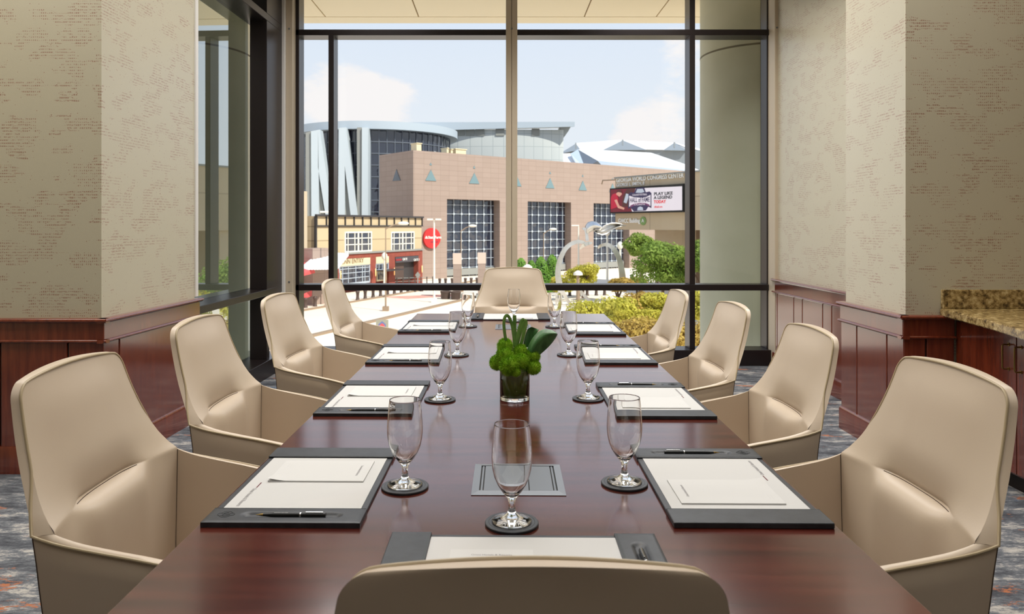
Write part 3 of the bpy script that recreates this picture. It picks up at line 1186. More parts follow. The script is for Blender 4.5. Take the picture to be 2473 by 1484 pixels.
side_names = ['nearest place on the side-window side', 'second place on the side-window side', 'third place on the side-window side', 'farthest place on the side-window side',
              'nearest place on the granite-counter side', 'second place on the granite-counter side', 'third place on the granite-counter side', 'farthest place on the granite-counter side',
              'window end of the table', 'camera end of the table']
spots = [(-.4075, 1.66, -90), (-.398, 2.489, -90), (-.390, 3.329, -90), (-.378, 4.240, -90),
         (.486, 1.656, 90), (.498, 2.455, 90), (.508, 3.319, 90), (.519, 4.145, 90),
         (.080, 4.690, 180), (.0438, 1.224, 0)]
for k, ((wx, wy, deg), sn) in enumerate(zip(spots, side_names)):
    a = math.radians(deg) + TY
    R = Matrix.Rotation(a, 3, 'Z')
    base = Vector((wx, wy, TZ))
    dp = thing('desk_pad', 'black leather desk pad with two end strips at the ' + sn, 'desk pad', base, a, 'black desk pads on the table')
    for n in ('board', 'end_strip', 'pen_strip'):
        q = obj(n, PMM[n], None, dp)
        if n == 'pen_strip':
            obj('emblem', PMM['emblem'], None, q)
    obj('stitch_line', PMM['stitch_line'], None, dp)
    sh = thing('paper_sheet', 'large white letterhead sheet tucked in the pad at the ' + sn, 'paper', base + Vector((0, 0, .0064)), a, 'letterhead sheets on the desk pads')
    obj('sheet', paper_me, None, sh)
    text('letterhead', 'Omni Hotels & Resorts', M['ink'], sh, (.046, -.116, .0009), (0, 0, 0), .0125, sx=.86)
    obj('red_rule', MB().box((.010, -.1115, .0006), (.042, -.1090, .0009)), M['ink_red'], sh, smooth=False)
    npo = thing('notepad', 'small white notepad with a curling corner at the ' + sn, 'notepad', base + Vector((0, 0, .0072)) + (R @ Vector((.01, -.034, 0)) if k == 9 else Vector()), a, 'notepads on the desk pads')
    obj('sheets', pad_me, None, npo)
    text('letterhead', 'Omni Hotels & Resorts', M['ink'], npo, (-.100, .088, .0031), (0, 0, 0), .0085, sx=.86)
    for m_ in (0, 1):
        text('small_print', ('100 Hotel Drive', 'by the park')[m_] if False else ('. . . . . . . . . .', '. . . . . . . .')[m_], M['ink'], npo, (-.112, -.076 - .006 * m_, .0031), (0, 0, 0), .006)
    pw = base + R @ Vector((.2025, -.058, .0112 - .0052 + .0047))
    pe = bpy.data.objects.new('pen', None)
    COL.objects.link(pe)
    pe.location = pw
    pe.rotation_euler = (-math.pi / 2, 0, a)
    # local z of the pen runs along the groove away from the user
    pe.rotation_euler = (R.to_4x4() @ Matrix.Rotation(-math.pi / 2, 4, 'X') @ Matrix.Rotation(math.pi * (.92 if k % 2 else 1.06), 4, 'Z')).to_euler()
    tag(pe, 'black pen in the pad groove at the ' + sn, 'pen', 'pens in the desk pad grooves')
    for n, me in (('barrel', pen_body), ('cap', pen_cap), ('ring', pen_ring), ('tip', pen_tip), ('clip', pen_clip)):
        obj(n, me, None, pe)
    tx = text('imprint', 'omnihotels.com', M['paper'], pe, (-.0012, .00485, .036), (math.pi / 2, math.pi / 2, math.pi), .0042)
    tx.rotation_euler = Matrix(((0, -1, 0), (0, 0, 1), (-1, 0, 0))).to_euler() if False else (math.pi / 2, -math.pi / 2, math.pi)

# coasters and goblets
co_me = MB().lathe([(0, 0), (.0505, 0), (.0512, .0008), (.0512, .0044), (.0500, .0054), (.0445, .0054), (.0440, .0048), (.0434, .0054), (0, .0054)], 48)
co_me = co_me.mesh('coaster_disc', M['blk_leather'], ang=30)
cs_me = MB().lathe([(.0436, .0050), (.0444, .0050), (.0444, .0053), (.0436, .0053)], 48, closed=True).mesh('coaster_stitch', M['pen'])
prof_o = [(0, .0002), (.030, .0004), (.0372, .0012), (.0380, .0024), (.0370, .0038), (.028, .0066), (.016, .0105), (.0095, .0155), (.0070, .022), (.0063, .030), (.0064, .036), (.0078, .0425), (.0125, .0500), (.0205, .0600), (.0280, .0720), (.0338, .0860), (.0372, .1010), (.0386, .1150), (.0388, .1260), (.0381, .1420), (.0366, .1600), (.0350, .1760), (.0339, .1850), (.0338, .1864)]
prof_i = [(.0335, .1869), (.0331, .1869), (.0328, .1864), (.0328, .1850), (.0338, .1760), (.0354, .1600), (.0369, .1420), (.0376, .1260), (.0374, .1150), (.0360, .1010), (.0325, .0865), (.0265, .0730), (.0188, .0620), (.0105, .0540), (.0045, .0508), (0, .0500)]
gl_me = MB().lathe(prof_o + prof_i, 56).mesh('goblet', M['glass'], ang=60)
gpos = [(1236, 1261, 'at the camera end of the table'), (978, 1173, 'nearest the camera on the side-window side'), (1508, 1165, 'nearest the camera on the granite-counter side'),
        (1062.6, 963.7, 'second from the camera on the side-window side'), (1420, 961.5, 'second from the camera on the granite-counter side'),
        (1104.5, 856.4, 'third from the camera on the side-window side'), (1373, 856, 'third from the camera on the granite-counter side'),
        (1130.5, 787.7, 'farthest from the camera on the side-window side'), (1339, 788.5, 'farthest from the camera on the granite-counter side'),
        (1241, 775.0, 'at the window end of the table')]
for (px, py, lab) in gpos:
    Y = (CZ - TZ - .005) * F / (py - HY)
    x = X(px, Y)
    t = thing('coaster', 'round black stitched leather coaster under the goblet ' + lab, 'coaster', (x, Y, TZ), 0, 'coasters on the table')
    obj('disc', co_me, None, t)
    obj('stitch_ring', cs_me, None, t)
    g = obj('water_goblet', gl_me, None, None, loc=(x, Y, TZ + .0056))
    tag(g, 'empty clear stemmed water goblet ' + lab, 'glass', 'water goblets on the table')

# ---------------------------------------------------------------- the flower arrangement
VX, VY = X(1243, 2.476), 2.476
vz = thing('vase', 'low clear cylinder vase lined with dark leaves in the table centre', 'vase', (VX, VY, TZ))
obj('glass_wall', MB().lathe([(0, .0002), (.0478, .0004), (.0490, .002), (.0492, .108), (.0487, .1095), (.0470, .1088), (.0465, .105), (.0465, .013), (.044, .0115), (0, .0112)], 56), M['glass'], vz, ang=60)
obj('leaf_lining', MB().lathe([(0, .0125), (.0440, .0125), (.0460, .014), (.0460, .096), (.0440, .096), (.0435, .020), (0, .018)], 48), M['darkleaf'], vz)


def vp(px, py, dy=0.0):
    return PT(px, py, VY + dy)


def flower_ball(px, py, rpx, dy, label):
    c = vp(px, py, dy)
    r = rpx * 1.08 * (VY + dy) / F
    rnd_ = random.Random(int(px * 7 + py))
    o = thing('green_flower_ball', label, 'flower', c, 0, 'fuzzy green flower balls in the vase')
    bm = bmesh.new()
    bmesh.ops.create_icosphere(bm, subdivisions=3, radius=r * .80)
    obj('core', MB().bm(bm), M['moss'], o)
    vs, fs = [], []
    n = 3600
    for k in range(n):
        z = 1 - 2 * (k + .5) / n
        a = k * 2.399963 + rnd_.uniform(-.1, .1)
        q = math.sqrt(max(0, 1 - z * z))
        d = Vector((q * math.cos(a), q * math.sin(a), z))
        d = (d + Vector([rnd_.uniform(-.22, .22) for _ in range(3)])).normalized()
        t = d.cross(Vector((rnd_.uniform(-1, 1), rnd_.uniform(-1, 1), rnd_.uniform(-1, 1)))).normalized()
        w = r * .024
        L = r * rnd_.uniform(.93, 1.12)
        b0 = d * r * .74
        bend = d * L + Vector((0, 0, -.02 * r)) + t * rnd_.uniform(-.05, .05) * r
        i = len(vs)
        vs += [b0 - t * w, b0 + t * w, bend]
        fs.append((i, i + 1, i + 2))
    f_ = obj('bristles', MB().add(vs, fs), M['moss'], o, smooth=False, fixn=False)
    f_['kind'] = 'stuff'
    return o


FB = 'fuzzy bright green flower ball '
flower_ball(1219.8, 836, 19, .012, FB + 'at the back, under the looped grass blade')
flower_ball(1219, 858, 21, -.014, FB + 'at upper left, between the back and front balls')
flower_ball(1200.5, 876, 18.5, -.002, FB + 'overhanging the left rim of the vase')
flower_ball(1256, 849, 18, .004, FB + 'at the top middle, before the straight grass blades')
flower_ball(1231, 882, 25, -.040, FB + 'largest of all, at the front of the vase')
flower_ball(1258, 873, 19, -.032, FB + 'at the front middle, right of the largest ball')
flower_ball(1286, 860, 18.5, -.002, FB + 'at upper right, beneath the broad dark leaf')
flower_ball(1288, 887, 18.5, -.018, FB + 'overhanging the right rim of the vase')
flower_ball(1246, 898, 12, -.052, FB + 'smallest of all, low on the vase front')


def blade(pts, wpx, dy, label):
    P = [vp(p[0], p[1], dy) for p in pts]
    # catmull-rom
    Q = []
    for i in range(len(P) - 1):
        p0, p1, p2, p3 = P[max(i - 1, 0)], P[i], P[i + 1], P[min(i + 2, len(P) - 1)]
        for k in range(6):
            t = k / 6
            Q.append(.5 * ((2 * p1) + (p2 - p0) * t + (2 * p0 - 5 * p1 + 4 * p2 - p3) * t * t + (3 * p1 - p0 - 3 * p2 + p3) * t ** 3))
    Q.append(P[-1])
    mb = MB()
    rows = []
    for i, q in enumerate(Q):
        t = (Q[min(i + 1, len(Q) - 1)] - Q[max(i - 1, 0)]).normalized()
        s = t.cross(Vector((0.25, 1, 0))).normalized()
        w = wpx * VY / F / 2
        nrm = t.cross(s).normalized()
        rows.append([q - s * w, q - s * w * .5 + nrm * .0006, q + nrm * .0013, q + s * w * .5 + nrm * .0006, q + s * w, q + s * w * .5 + nrm * .0001, q + nrm * .0008, q - s * w * .5 + nrm * .0001, q - s * w])
    mb.grid(rows)
    o = obj('grass_blade', mb, M['blade'], None, ang=25)
    c = P[0].copy()
    for v in o.data.vertices:
        v.co -= c
    o.location = c
    tag(o, label, 'leaf', 'folded grass blades in the vase')


blade([(1243, 836), (1238, 793), (1231, 770), (1224.5, 762.5), (1219, 768), (1217, 782), (1218.5, 803), (1222, 824)], 7.5, .0, 'narrow green grass blade bent into a loop at the left')
blade([(1244, 838), (1243.5, 812), (1243, 785), (1242.5, 762)], 9.0, .004, 'straight upright green grass blade in front of the far goblet')
blade([(1246, 838), (1250, 812), (1255, 789), (1261, 774), (1266, 773)], 7.5, .0, 'slim pale green grass blade leaning right')
blade([(1247, 838), (1255, 810), (1262, 786), (1268, 775), (1270, 782), (1265, 806), (1258, 834)], 8.5, .006, 'doubled dark green grass blade beside the broad leaf')


def broad_leaf():
    c = vp(1268, 838, .01)
    mb = MB()
    A = [(1262, 838), (1266, 818), (1270, 802), (1276, 792), (1284, 789.5)]
    B = [(1286, 842), (1289, 826), (1293, 812), (1298, 803), (1303, 796.5)]
    rows = []
    for i in range(5):
        r = []
        for j in range(9):
            t = j / 8
            p = vp(A[i][0] * (1 - t) + B[i][0] * t, A[i][1] * (1 - t) + B[i][1] * t, .020 + .010 * math.sin(t * math.pi))
            r.append(p - c)
        rows.append(r)
    back = MB().grid(rows)
    E0 = [(1272, 846), (1277, 832), (1285, 817), (1295, 805), (1306, 797), (1318, 794.5), (1332, 797), (1342, 801), (1346.5, 806)]
    E1 = [(1300, 862), (1304, 858), (1311, 852), (1319, 845), (1327, 837), (1334, 829), (1340, 821), (1345, 813), (1347, 808)]
    rows = []
    for i in range(9):
        r = []
        for j in range(13):
            t = j / 12
            fold = .016 * math.sin(t * math.pi) - .010 * math.cos(t * 3 * math.pi) * .25
            p = vp(E0[i][0] * (1 - t) + E1[i][0] * t, E0[i][1] * (1 - t) + E1[i][1] * t, -.004 - fold)
            r.append(p - c)
        rows.append(r)
    front = MB().grid(rows)
    t = thing('broad_leaf', 'broad dark green leaf folded over at the right of the vase', 'leaf', c)
    for nm, m_ in (('back_fold', back), ('front_fold', front)):
        o = obj(nm, m_, M['bigleaf'], t, ang=80)
        sm = o.modifiers.new('thickness', 'SOLIDIFY')
        sm.thickness = .0012
        su = o.modifiers.new('smooth', 'SUBSURF')
        su.levels = su.render_levels = 2


broad_leaf()

# ================================================================== OUTSIDE
class Fac:
    """a facade standing in the town: local x along it, y inwards, z up from the street"""
    def __init__(s, pa, Ya, pb, Yb):
        s.A = Vector((X(pa, Ya), Ya, GZ))
        B = Vector((X(pb, Yb), Yb, GZ))
        d = B - s.A
        s.L = d.length
        s.d = d.normalized()
        s.rot = math.atan2(d.y, d.x)

    def s_(s, px):
        r = (px - PX0) / F
        return (r * s.A.y - s.A.x) / (s.d.x - r * s.d.y)

    def z_(s, px, py):
        return Z(py, s.A.y + s.s_(px) * s.d.y) - GZ

    def p(s, px, py, dep=0.0):
        return (s.s_(px), dep, s.z_(px, py))

    def box(s, mb, px0, px1, py0, py1, d0, d1, ref=None, mi=0):
        r = (px0 + px1) / 2 if ref is None else ref
        return mb.box((s.s_(px0), d0, s.z_(r, py1) if py1 is not None else 0), (s.s_(px1), d1, s.z_(r, py0)), mi)

    def obj(s, name, mb, m, root, **kw):
        return obj(name, mb, m, root, loc=s.A - root.location, rot=(0, 0, s.rot), **kw)


SM = dict(smooth=False)
M['paving'] = noise_mat('pale_paving', [C(238, 222, 200), C(244, 230, 210)], 0.4, 0.85)
M['asphalt'] = noise_mat('pale_road', [C(232, 212, 188), C(238, 220, 198)], 0.3, 0.85)
M['kerb'] = mat('kerb_stone', C(150, 128, 104), 0.8)
M['crossing'] = noise_mat('brick_crossing', [C(206, 140, 122), C(222, 166, 146)], 1.2, 0.85)
M['bollard'] = mat('bollard_paint', C(78, 62, 54), 0.6)
M['lamp_white'] = mat('lamp_cream_paint', C(236, 230, 214), 0.5)
M['lamp_brown'] = mat('lamp_tan_paint', C(150, 128, 104), 0.5)
M['dark_glass'] = mat('dark_facade_glass', C(30, 36, 52), 0.06, 0.0, 0.8)
_t = M['dark_glass'].node_tree
_b = _t.nodes['Principled BSDF']
_n = nn(_t, 'ShaderNodeTexNoise')
_n.inputs['Scale'].default_value = 0.55
_n.inputs['Detail'].default_value = 1.5
_c = nn(_t, 'ShaderNodeTexCoord')
_t.links.new(_c.outputs['Object'], _n.inputs['Vector'])
_p = nn(_t, 'ShaderNodeBump')
_p.inputs['Strength'].default_value = 0.5
_p.inputs['Distance'].default_value = 0.25
_t.links.new(_n.outputs['Fac'], _p.inputs['Height'])
_t.links.new(_p.outputs[0], _b.inputs['Normal'])
_b.inputs['Coat Weight'].default_value = 0.6
_b.inputs['Coat Roughness'].default_value = 0.02
_t.links.new(_p.outputs[0], _b.inputs['Coat Normal'])
M['mull'] = mat('facade_mullion', C(176, 184, 192), 0.5)
M['rose'] = tile_mat('rose_granite_cladding', C(154, 134, 121), C(159, 139, 126), C(138, 118, 106), 1.3, 0.62, 0.7, 0.02)
M['rose_side'] = tile_mat('rose_granite_cladding_end', C(154, 134, 121), C(159, 139, 126), C(138, 118, 106), 1.3, 0.62, 0.7, 0.02)
M['teal'] = mat('teal_vent', C(112, 136, 140), 0.4)
M['white_panel'] = tile_mat('white_metal_panel', C(186, 190, 188), C(192, 195, 192), C(162, 168, 168), 1.8, 2.2, 0.5, 0.05)
M['fin'] = mat('white_fin', C(190, 198, 202), 0.5)
M['canopy'] = mat('pale_grey_roof', C(172, 182, 190), 0.5)
M['greyside'] = mat('grey_concrete', C(142, 142, 136), 0.7)
M['cream'] = tile_mat('cream_cladding', C(196, 174, 138), C(200, 178, 142), C(158, 138, 106), 40, 1.25, 0.7, 0.05)
M['brick_red'] = noise_mat('red_brick', [C(132, 62, 48), C(152, 76, 60)], 3.0, 0.8)
M['dark_metal'] = mat('dark_metal', C(58, 54, 54), 0.5)
M['cream_flat'] = mat('cream_sign_panel', C(226, 208, 170), 0.6)
M['taupe'] = tile_mat('taupe_precast', C(188, 168, 138), C(192, 172, 142), C(160, 142, 116), 5.2, 9, 0.7, 0.05)
M['beige_con'] = mat('beige_concrete', C(196, 178, 150), 0.75)
M['red_fabric'] = mat('red_awning', C(206, 84, 84), 0.7)
M['sign_red'] = mat('sign_red', C(206, 44, 44), 0.5)
M['white_letter'] = mat('white_letters', C(240, 236, 228), 0.5)
M['tan_letter'] = mat('tan_letters', C(164, 146, 116), 0.6)
M['cap_stone'] = mat('pale_pink_stone', C(206, 184, 168), 0.7)
M['steel'] = noise_mat('brushed_stainless', [C(196, 188, 176), C(232, 230, 226)], 0.9, 0.24)
M['steel'].node_tree.nodes['Principled BSDF'].inputs['Metallic'].default_value = 0.9
M['stad_w'] = mat('stadium_white_roof', C(240, 238, 236), 0.6)
M['stad_g'] = mat('stadium_grey', C(134, 140, 144), 0.5)
M['stad_b'] = mat('stadium_pale_blue', C(186, 198, 212), 0.5)

# ---- the ground
struct('ground', MB().box((-160, 9.8, GZ - 0.5), (170, 420, GZ)), M['paving'], smooth=False)


def gpoly(name, pts, z0, z1, m):
    o = obj(name, MB().prism([(p[0], p[1]) for p in pts], GZ + z0, GZ + z1), m, None, smooth=False)
    o['kind'] = 'structure'
    return o


ga, gb_ = GR(770, 810), GR(1115, 727)
gc, gd = GR(740, 751), GR(935, 717)
ud = (gb_ - ga).normalized()
ue = (gd - gc).normalized()
a0, a1 = ga - ud * 30, gb_ + ud * 60
c0, c1 = gc - ue * 35, gd + ue * 60
gpoly('road', [a0, a1, c1, c0], 0.0, 0.02, M['asphalt'])


def kerb(name, p, q, w):
    s = Vector((-(q - p).normalized().y, (q - p).normalized().x, 0)) * w
    gpoly(name, [p - s, q - s, q + s, p + s], 0.0, 0.14, M['kerb'])


kerb('road_kerb', a0, a1, 0.16)
kerb('road_kerb', c0, c1, 0.14)
gpoly('road_crossing', [GR(925, 718), GR(1090, 711.5), GR(1100, 716.5), GR(985, 723)], 0.02, 0.028, M['crossing'])

# ---- bollards
bo_me = MB().lathe([(.17, 0), (.17, .06), (.145, .10), (.125, .34), (.145, .60), (.17, .63), (.17, .72), (.13, .78), (0, .79)], 16).mesh('bollard_body', M['bollard'])
bo = [(863.7, 724.8), (882, 722), (901, 718.6), (919, 716), (936, 713.8), (952.4, 711.6), (969, 709.2), (985, 707.4), (1001, 706), (1018, 704.5), (738, 744), (761, 740.5)]
first = None
for k, (px, py) in enumerate(bo):
    g = GR(px, py)
    o = obj('bollard', bo_me, None, None, loc=g)
    lab = ('dark waisted bollard along the kerb below the brick restaurant, number %s counted from the left' % 'one two three four five six seven eight nine ten'.split()[k]) if k < 10 else \
        'dark bollard by the red awning, ' + ('nearer the awning post' if k == 10 else 'farther along the kerb')
    tag(o, lab, 'bollard', 'kerb bollards')
for k, px in enumerate((1062, 1076, 1092, 1124, 1138, 1152)):
    o = obj('bollard', bo_me, None, None, loc=GR(px, 691 - .5 * k))
    tag(o, 'dark bollard near the two granite pillars, number %s from the left' % 'one two three four five six'.split()[k], 'bollard', 'kerb bollards')
for k, px in enumerate((1340, 1356, 1376, 1398, 1418, 1440, 1460)):
    o = obj('bollard', bo_me, None, None, loc=GR(px, 716 - .4 * k))
    tag(o, 'dark bollard behind the steel ring sculpture, number %s from the left' % 'one two three four five six seven'.split()[k], 'bollard', 'kerb bollards')

# ---- brick-and-cream restaurant beside the street
fr = Fac(763, 66, 1018, 82)
rs = thing('restaurant_building', 'cream and red brick two-storey building with white-framed windows', 'building', fr.A)
zt, zb = fr.z_(1000, 526.5), fr.z_(1000, 604.5)
Lr = fr.L
fr.obj('upper_wall', MB().box((0, 0, zb), (Lr, 14, zt)), M['cream'], rs, **SM)
mb = MB().box((-.15, -.22, zt - .02), (Lr + .15, 0, zt + .16)).box((-.1, -.16, zt - .92), (Lr + .1, 0, zt - .80))
for k in range(14):
    s = Lr * k / 13
    mb.box((s - .04, -.15, zt - .9), (s + .04, 0, zt))
mb.box((-.12, -.1, zb), (.05, .1, zt))
fr.obj('cornice', mb, M['dark_metal'], rs, **SM)
bk = MB()
op = [(816, 892, 624), (905, 937, 619.5), (951.5, 1008, 619)]
prev = 0.0
for (p0, p1, pt) in op:
    bk.box((prev, -.12, 0), (fr.s_(p0), 1.0, zb))
    prev = fr.s_(p1)
    bk.box((fr.s_(p0), -.12, fr.z_((p0 + p1) / 2, pt)), (fr.s_(p1), 1.0, zb))
bk.box((prev, -.12, 0), (Lr, 1.0, zb))
bk.box((0, 1.0, 0), (Lr, 14, zb))
fr.obj('brick_base', bk, M['brick_red'], rs, **SM)
fr.obj('ledge', MB().box((-.1, -.25, zb - .05), (Lr + .1, 0, zb + .12)), M['greyside'], rs, **SM)


def fwindow(fac, root, p0, p1, t, b, vs, hs, dep=.12, vw=.05, thick=(), name='window'):
    r = (p0 + p1) / 2
    x0, x1 = fac.s_(p0), fac.s_(p1)
    z1, z0 = fac.z_(r, t), fac.z_(r, b)
    mb = MB()
    for (a, c) in ((x0 - .08, x0 + .06), (x1 - .06, x1 + .08)):
        mb.box((a, -dep, z0 - .1), (c, 0.05, z1 + .08))
    for (a, c) in ((z0 - .12, z0 + .06), (z1 - .06, z1 + .08)):
        mb.box((x0, -dep, a), (x1, 0.05, c))
    w = fac.obj(name, mb, M['lamp_white'] if name == 'window' else M['mull'], root, **SM)
    g = MB().box((x0, -.03, z0), (x1, .03, z1))
    obj('glass_pane', g, M['dark_glass'], w, **SM)
    mm = MB()
    for v in vs:
        s = fac.s_(v)
        ww = vw * (2.2 if v in thick else 1)
        mm.box((s - ww, -dep * .8, z0), (s + ww, 0, z1))
    for h in hs:
        zz = z0 + (z1 - z0) * h
        mm.box((x0, -dep * .8, zz - vw), (x1, 0, zz + vw))
    obj('glazing_bars', mm, M['lamp_white'] if name == 'window' else M['mull'], w, **SM)
    return w


fwindow(fr, rs, 832, 895, 561.5, 607, (839, 855.5, 864, 872.7, 888.5), (.36, .69), thick=(864,), vw=.045)
fwindow(fr, rs, 944, 998, 561.5, 604.5, (950, 963.5, 971, 979, 992), (.36, .69), thick=(971,), vw=.045)
fr.obj('sign_panel', fr.box(MB(), 818, 891, 624.5, 641, -.16, .05), M['cream_flat'], rs, **SM)
text('lettering', 'CNN ENTRY', M['tan_letter'], rs, fr.A - rs.location + Matrix.Rotation(fr.rot, 3, 'Z') @ Vector((fr.s_(820), -.2, fr.z_(840, 636.5))), (math.pi / 2, 0, fr.rot), .62, .02)
fr.obj('sign_panel', fr.box(MB(), 905.5, 936.5, 620, 636, -.14, .05), M['cream_flat'], rs, **SM)
w_ = fwindow(fr, rs, 818, 891, 642, 684, (826, 840, 858, 874, 880), (.3, .6, .85), dep=.1, vw=.035, name='shopfront')
fwindow(fr, rs, 906, 936, 637, 652, (914, 922, 930), (), dep=.1, vw=.035, name='shopfront')
fr.obj('door_canopy', fr.box(MB(), 903, 950, 651, 653.5, -1.4, .1), M['dark_metal'], rs, **SM)
dr = fr.obj('door_leaf', fr.box(MB(), 909, 933, 655, 679, -.05, .1), M['cream_flat'], rs, **SM)
mb = MB()
for (a, b) in ((911, 915.5), (917, 920.5), (922, 926), (928, 931)):
    fr.box(mb, a, b, 657, 676, -.08, -.04)
obj('door_glass', mb, M['dark_glass'], dr, **SM)
fr.obj('gate_header', fr.box(MB(), 951.8, 1007.5, 619.5, 633, -.18, .1), mat('gate_grey', C(72, 68, 72), 0.5), rs, **SM)
fr.obj('gate_leaf', fr.box(MB(), 951.8, 980, 633, 676, .25, .4), mat('gate_brown', C(84, 66, 58), 0.6), rs, **SM)
fr.obj('gate_leaf', fr.box(MB(), 980, 1007.5, 633, 676, .45, .6), M['dark_metal'], rs, **SM)
fr.obj('red_banner', fr.box(MB(), 952.2, 966, 625.5, 630, -.22, -.16), mat('banner_red', C(150, 32, 40), 0.5), rs, **SM)
for s_t, px, py, sz in (('GATE', 967.5, 629.5, .36), ('GATE 1', 994.5, 631, .36)):
    text('lettering', s_t, M['white_letter'], rs, Matrix.Rotation(fr.rot, 3, 'Z') @ Vector((fr.s_(px), -.24, fr.z_(px, py))), (math.pi / 2, 0, fr.rot), sz, .02)
M['sconce'] = mat('lit_sconce', C(250, 200, 140), 0.5, emit=C(255, 190, 110), estr=0.5)
for px, py in ((901, 658), (946.5, 656), (1013.5, 650), (816.5, 664)):
    c = fr.p(px, py)
    fr.obj('wall_lamp', MB().lathe([(0, -.40), (.05, -.34), (.06, 0), (.05, .34), (0, .40)], 12, (c[0], -.30, c[2])), M['sconce'], rs)

# ---- rose granite hall
fg = Fac(998, 88, 1690, 124)
fgl = Fac(920, 94, 998, 88)
hall = thing('granite_hall', 'long rose granite hall with blue triangle vents and tall glass bays', 'building', fg.A)
Lg = fg.L + 8
zt = fg.z_(998, 363)
bays = [(1079.5, 1207), (1274.5, 1379), (1433.5, 1520)]
zb = fg.z_(1085, 481)
wl = MB().box((0, 0, zb), (Lg, 1.6, zt))
prev = 0.0
for p0, p1 in bays:
    wl.box((prev, 0, 0), (fg.s_(p0), 1.6, zb))
    prev = fg.s_(p1)
wl.box((prev, 0, 0), (Lg, 1.6, zb))
fg.obj('front_wall', wl, M['rose'], hall, **SM)
fgl.obj('end_wall', MB().box((-.4, 0, 0), (fgl.L, 1.5, zt)), M['rose_side'], hall, **SM)
fg.obj('core', MB().box((1.2, 1.5, 0), (Lg, 7.2, zt - .3)), M['greyside'], hall, **SM)
for bi, (p0, p1) in enumerate(bays):
    x0, x1 = fg.s_(p0), fg.s_(p1)
    gl = fg.obj('bay_window', MB().box((x0, 1.25, 0), (x1, 1.4, zb)), M['dark_glass'], hall, **SM)
    n = 7
    mm = MB()
    kn = MB()
    xs = [x0 + (x1 - x0) * (k + .55) / n for k in range(n)]
    hz = [zb * k / 8.6 for k in range(1, 9)]
    for x in xs:
        mm.box((x - .032, 1.10, 0), (x + .032, 1.26, zb))
    for z in hz:
        mm.box((x0, 1.12, z - .028), (x1, 1.26, z + .028))
        for x in xs[:-1]:
            kn.slab([(x - .18, 1.06, z), (x, 1.06, z - .18), (x + .18, 1.06, z), (x, 1.06, z + .18)], (0, .06, 0))
    obj('mullion_grid', mm, M['mull'], gl, **SM)
    obj('node_plates', kn, M['fin'], gl, **SM)
    mm = MB()
    mm.box((x0 + .2, .9, .2), (x1 - .2, 1.15, 1.0))
    obj('planter_rail', mm, M['greyside'], gl, **SM)
tri = [(1040, 410.5, 437), (1145, 418, 444), (1247, 424, 450), (1328, 430.5, 455), (1407, 437, 460), (1479, 443.5, 464)]
for px, t, b in tri:
    s = fg.s_(px)
    z1, z0 = fg.z_(px, t), fg.z_(px, b)
    hw = (z1 - z0) * .60
    fg.obj('triangle_vent', MB().slab([(s - hw, -.07, z0), (s + hw, -.07, z0), (s, -.07, z1)], (0, .2, 0)), M['teal'], hall, **SM)
    zz = z1 + (z1 - z0) * .42
    q = hw * .22
    fg.obj('triangle_vent', MB().slab([(s - q, -.05, zz), (s + q, -.05, zz), (s, -.05, zz + q * 1.8)], (0, .2, 0)), M['teal'], hall, **SM)
s = fgl.s_(958)
z1, z0 = fgl.z_(958, 409), fgl.z_(958, 437)
fgl.obj('triangle_vent', MB().slab([(s - .95, -.05, z0), (s + .95, -.05, z0), (s, -.05, z1)], (0, .2, 0)), M['dark_glass'], hall, **SM)
# roof plant
for k, (px, py, w, h, kind) in enumerate(((1037, 366, .35, 1.4, 0), (1079, 371, .35, .7, 1), (1091, 373, .35, .6, 1), (1107, 374, .15, 1.1, 0), (1117, 375, .15, 1.0, 0), (1139, 377, .8, 1.1, 0))):
    c = fg.p(px, py)
    mb = MB()
    if kind:
        mb.lathe([(w * .6, 0), (w, h * .4), (w, h * .7), (0, h)], 14, (c[0], 2.5, zt - .3))
    else:
        mb.box((c[0] - w, 2.2, zt - .3), (c[0] + w, 3.4, zt - .3 + h))
        mb.box((c[0] - w * 1.15, 2.1, zt - .3 + h), (c[0] + w * 1.15, 3.5, zt - .2 + h))
    fg.obj('roof_vent', mb, M['greyside'] if kind else M['cream_flat'], hall)

# round red sign on the hall
c = fg.p(1040, 575.5)
rsn = thing('round_sign', 'round red sign with white lettering on the rose granite wall', 'sign', fg.A + Matrix.Rotation(fg.rot, 3, 'Z') @ Vector((c[0], -.35, c[2])), fg.rot)
rr = (fg.z_(1040, 551) - fg.z_(1040, 600)) / 2
obj('disc', MB().lathe([(0, 0), (rr, 0), (rr, .3), (0, .3)], 48), M['sign_red'], rsn, rot=(math.pi / 2, 0, 0), loc=(0, .3, 0))
text('lettering', 'StateFarm', M['white_letter'], rsn, (-rr * .52, -.02, -.06), (math.pi / 2, 0, 0), .47, .02, bold=.008)
text('lettering', 'ARENA', mat('sign_dim', C(160, 60, 80), 0.5), rsn, (-rr * .2, -.02, -.55), (math.pi / 2, 0, 0), .34, .02)
em = MB()
for dx, dz in ((0, .16), (-.1, 0.0), (.1, 0.0)):
    em.tube([(-rr * .72 + dx + .085 * math.cos(a * math.pi / 8), -.03, .02 + dz + .055 * math.sin(a * math.pi / 8)) for a in range(16)], .03, 6, closed=True)
obj('three_oval_emblem', em, M['white_letter'], rsn)

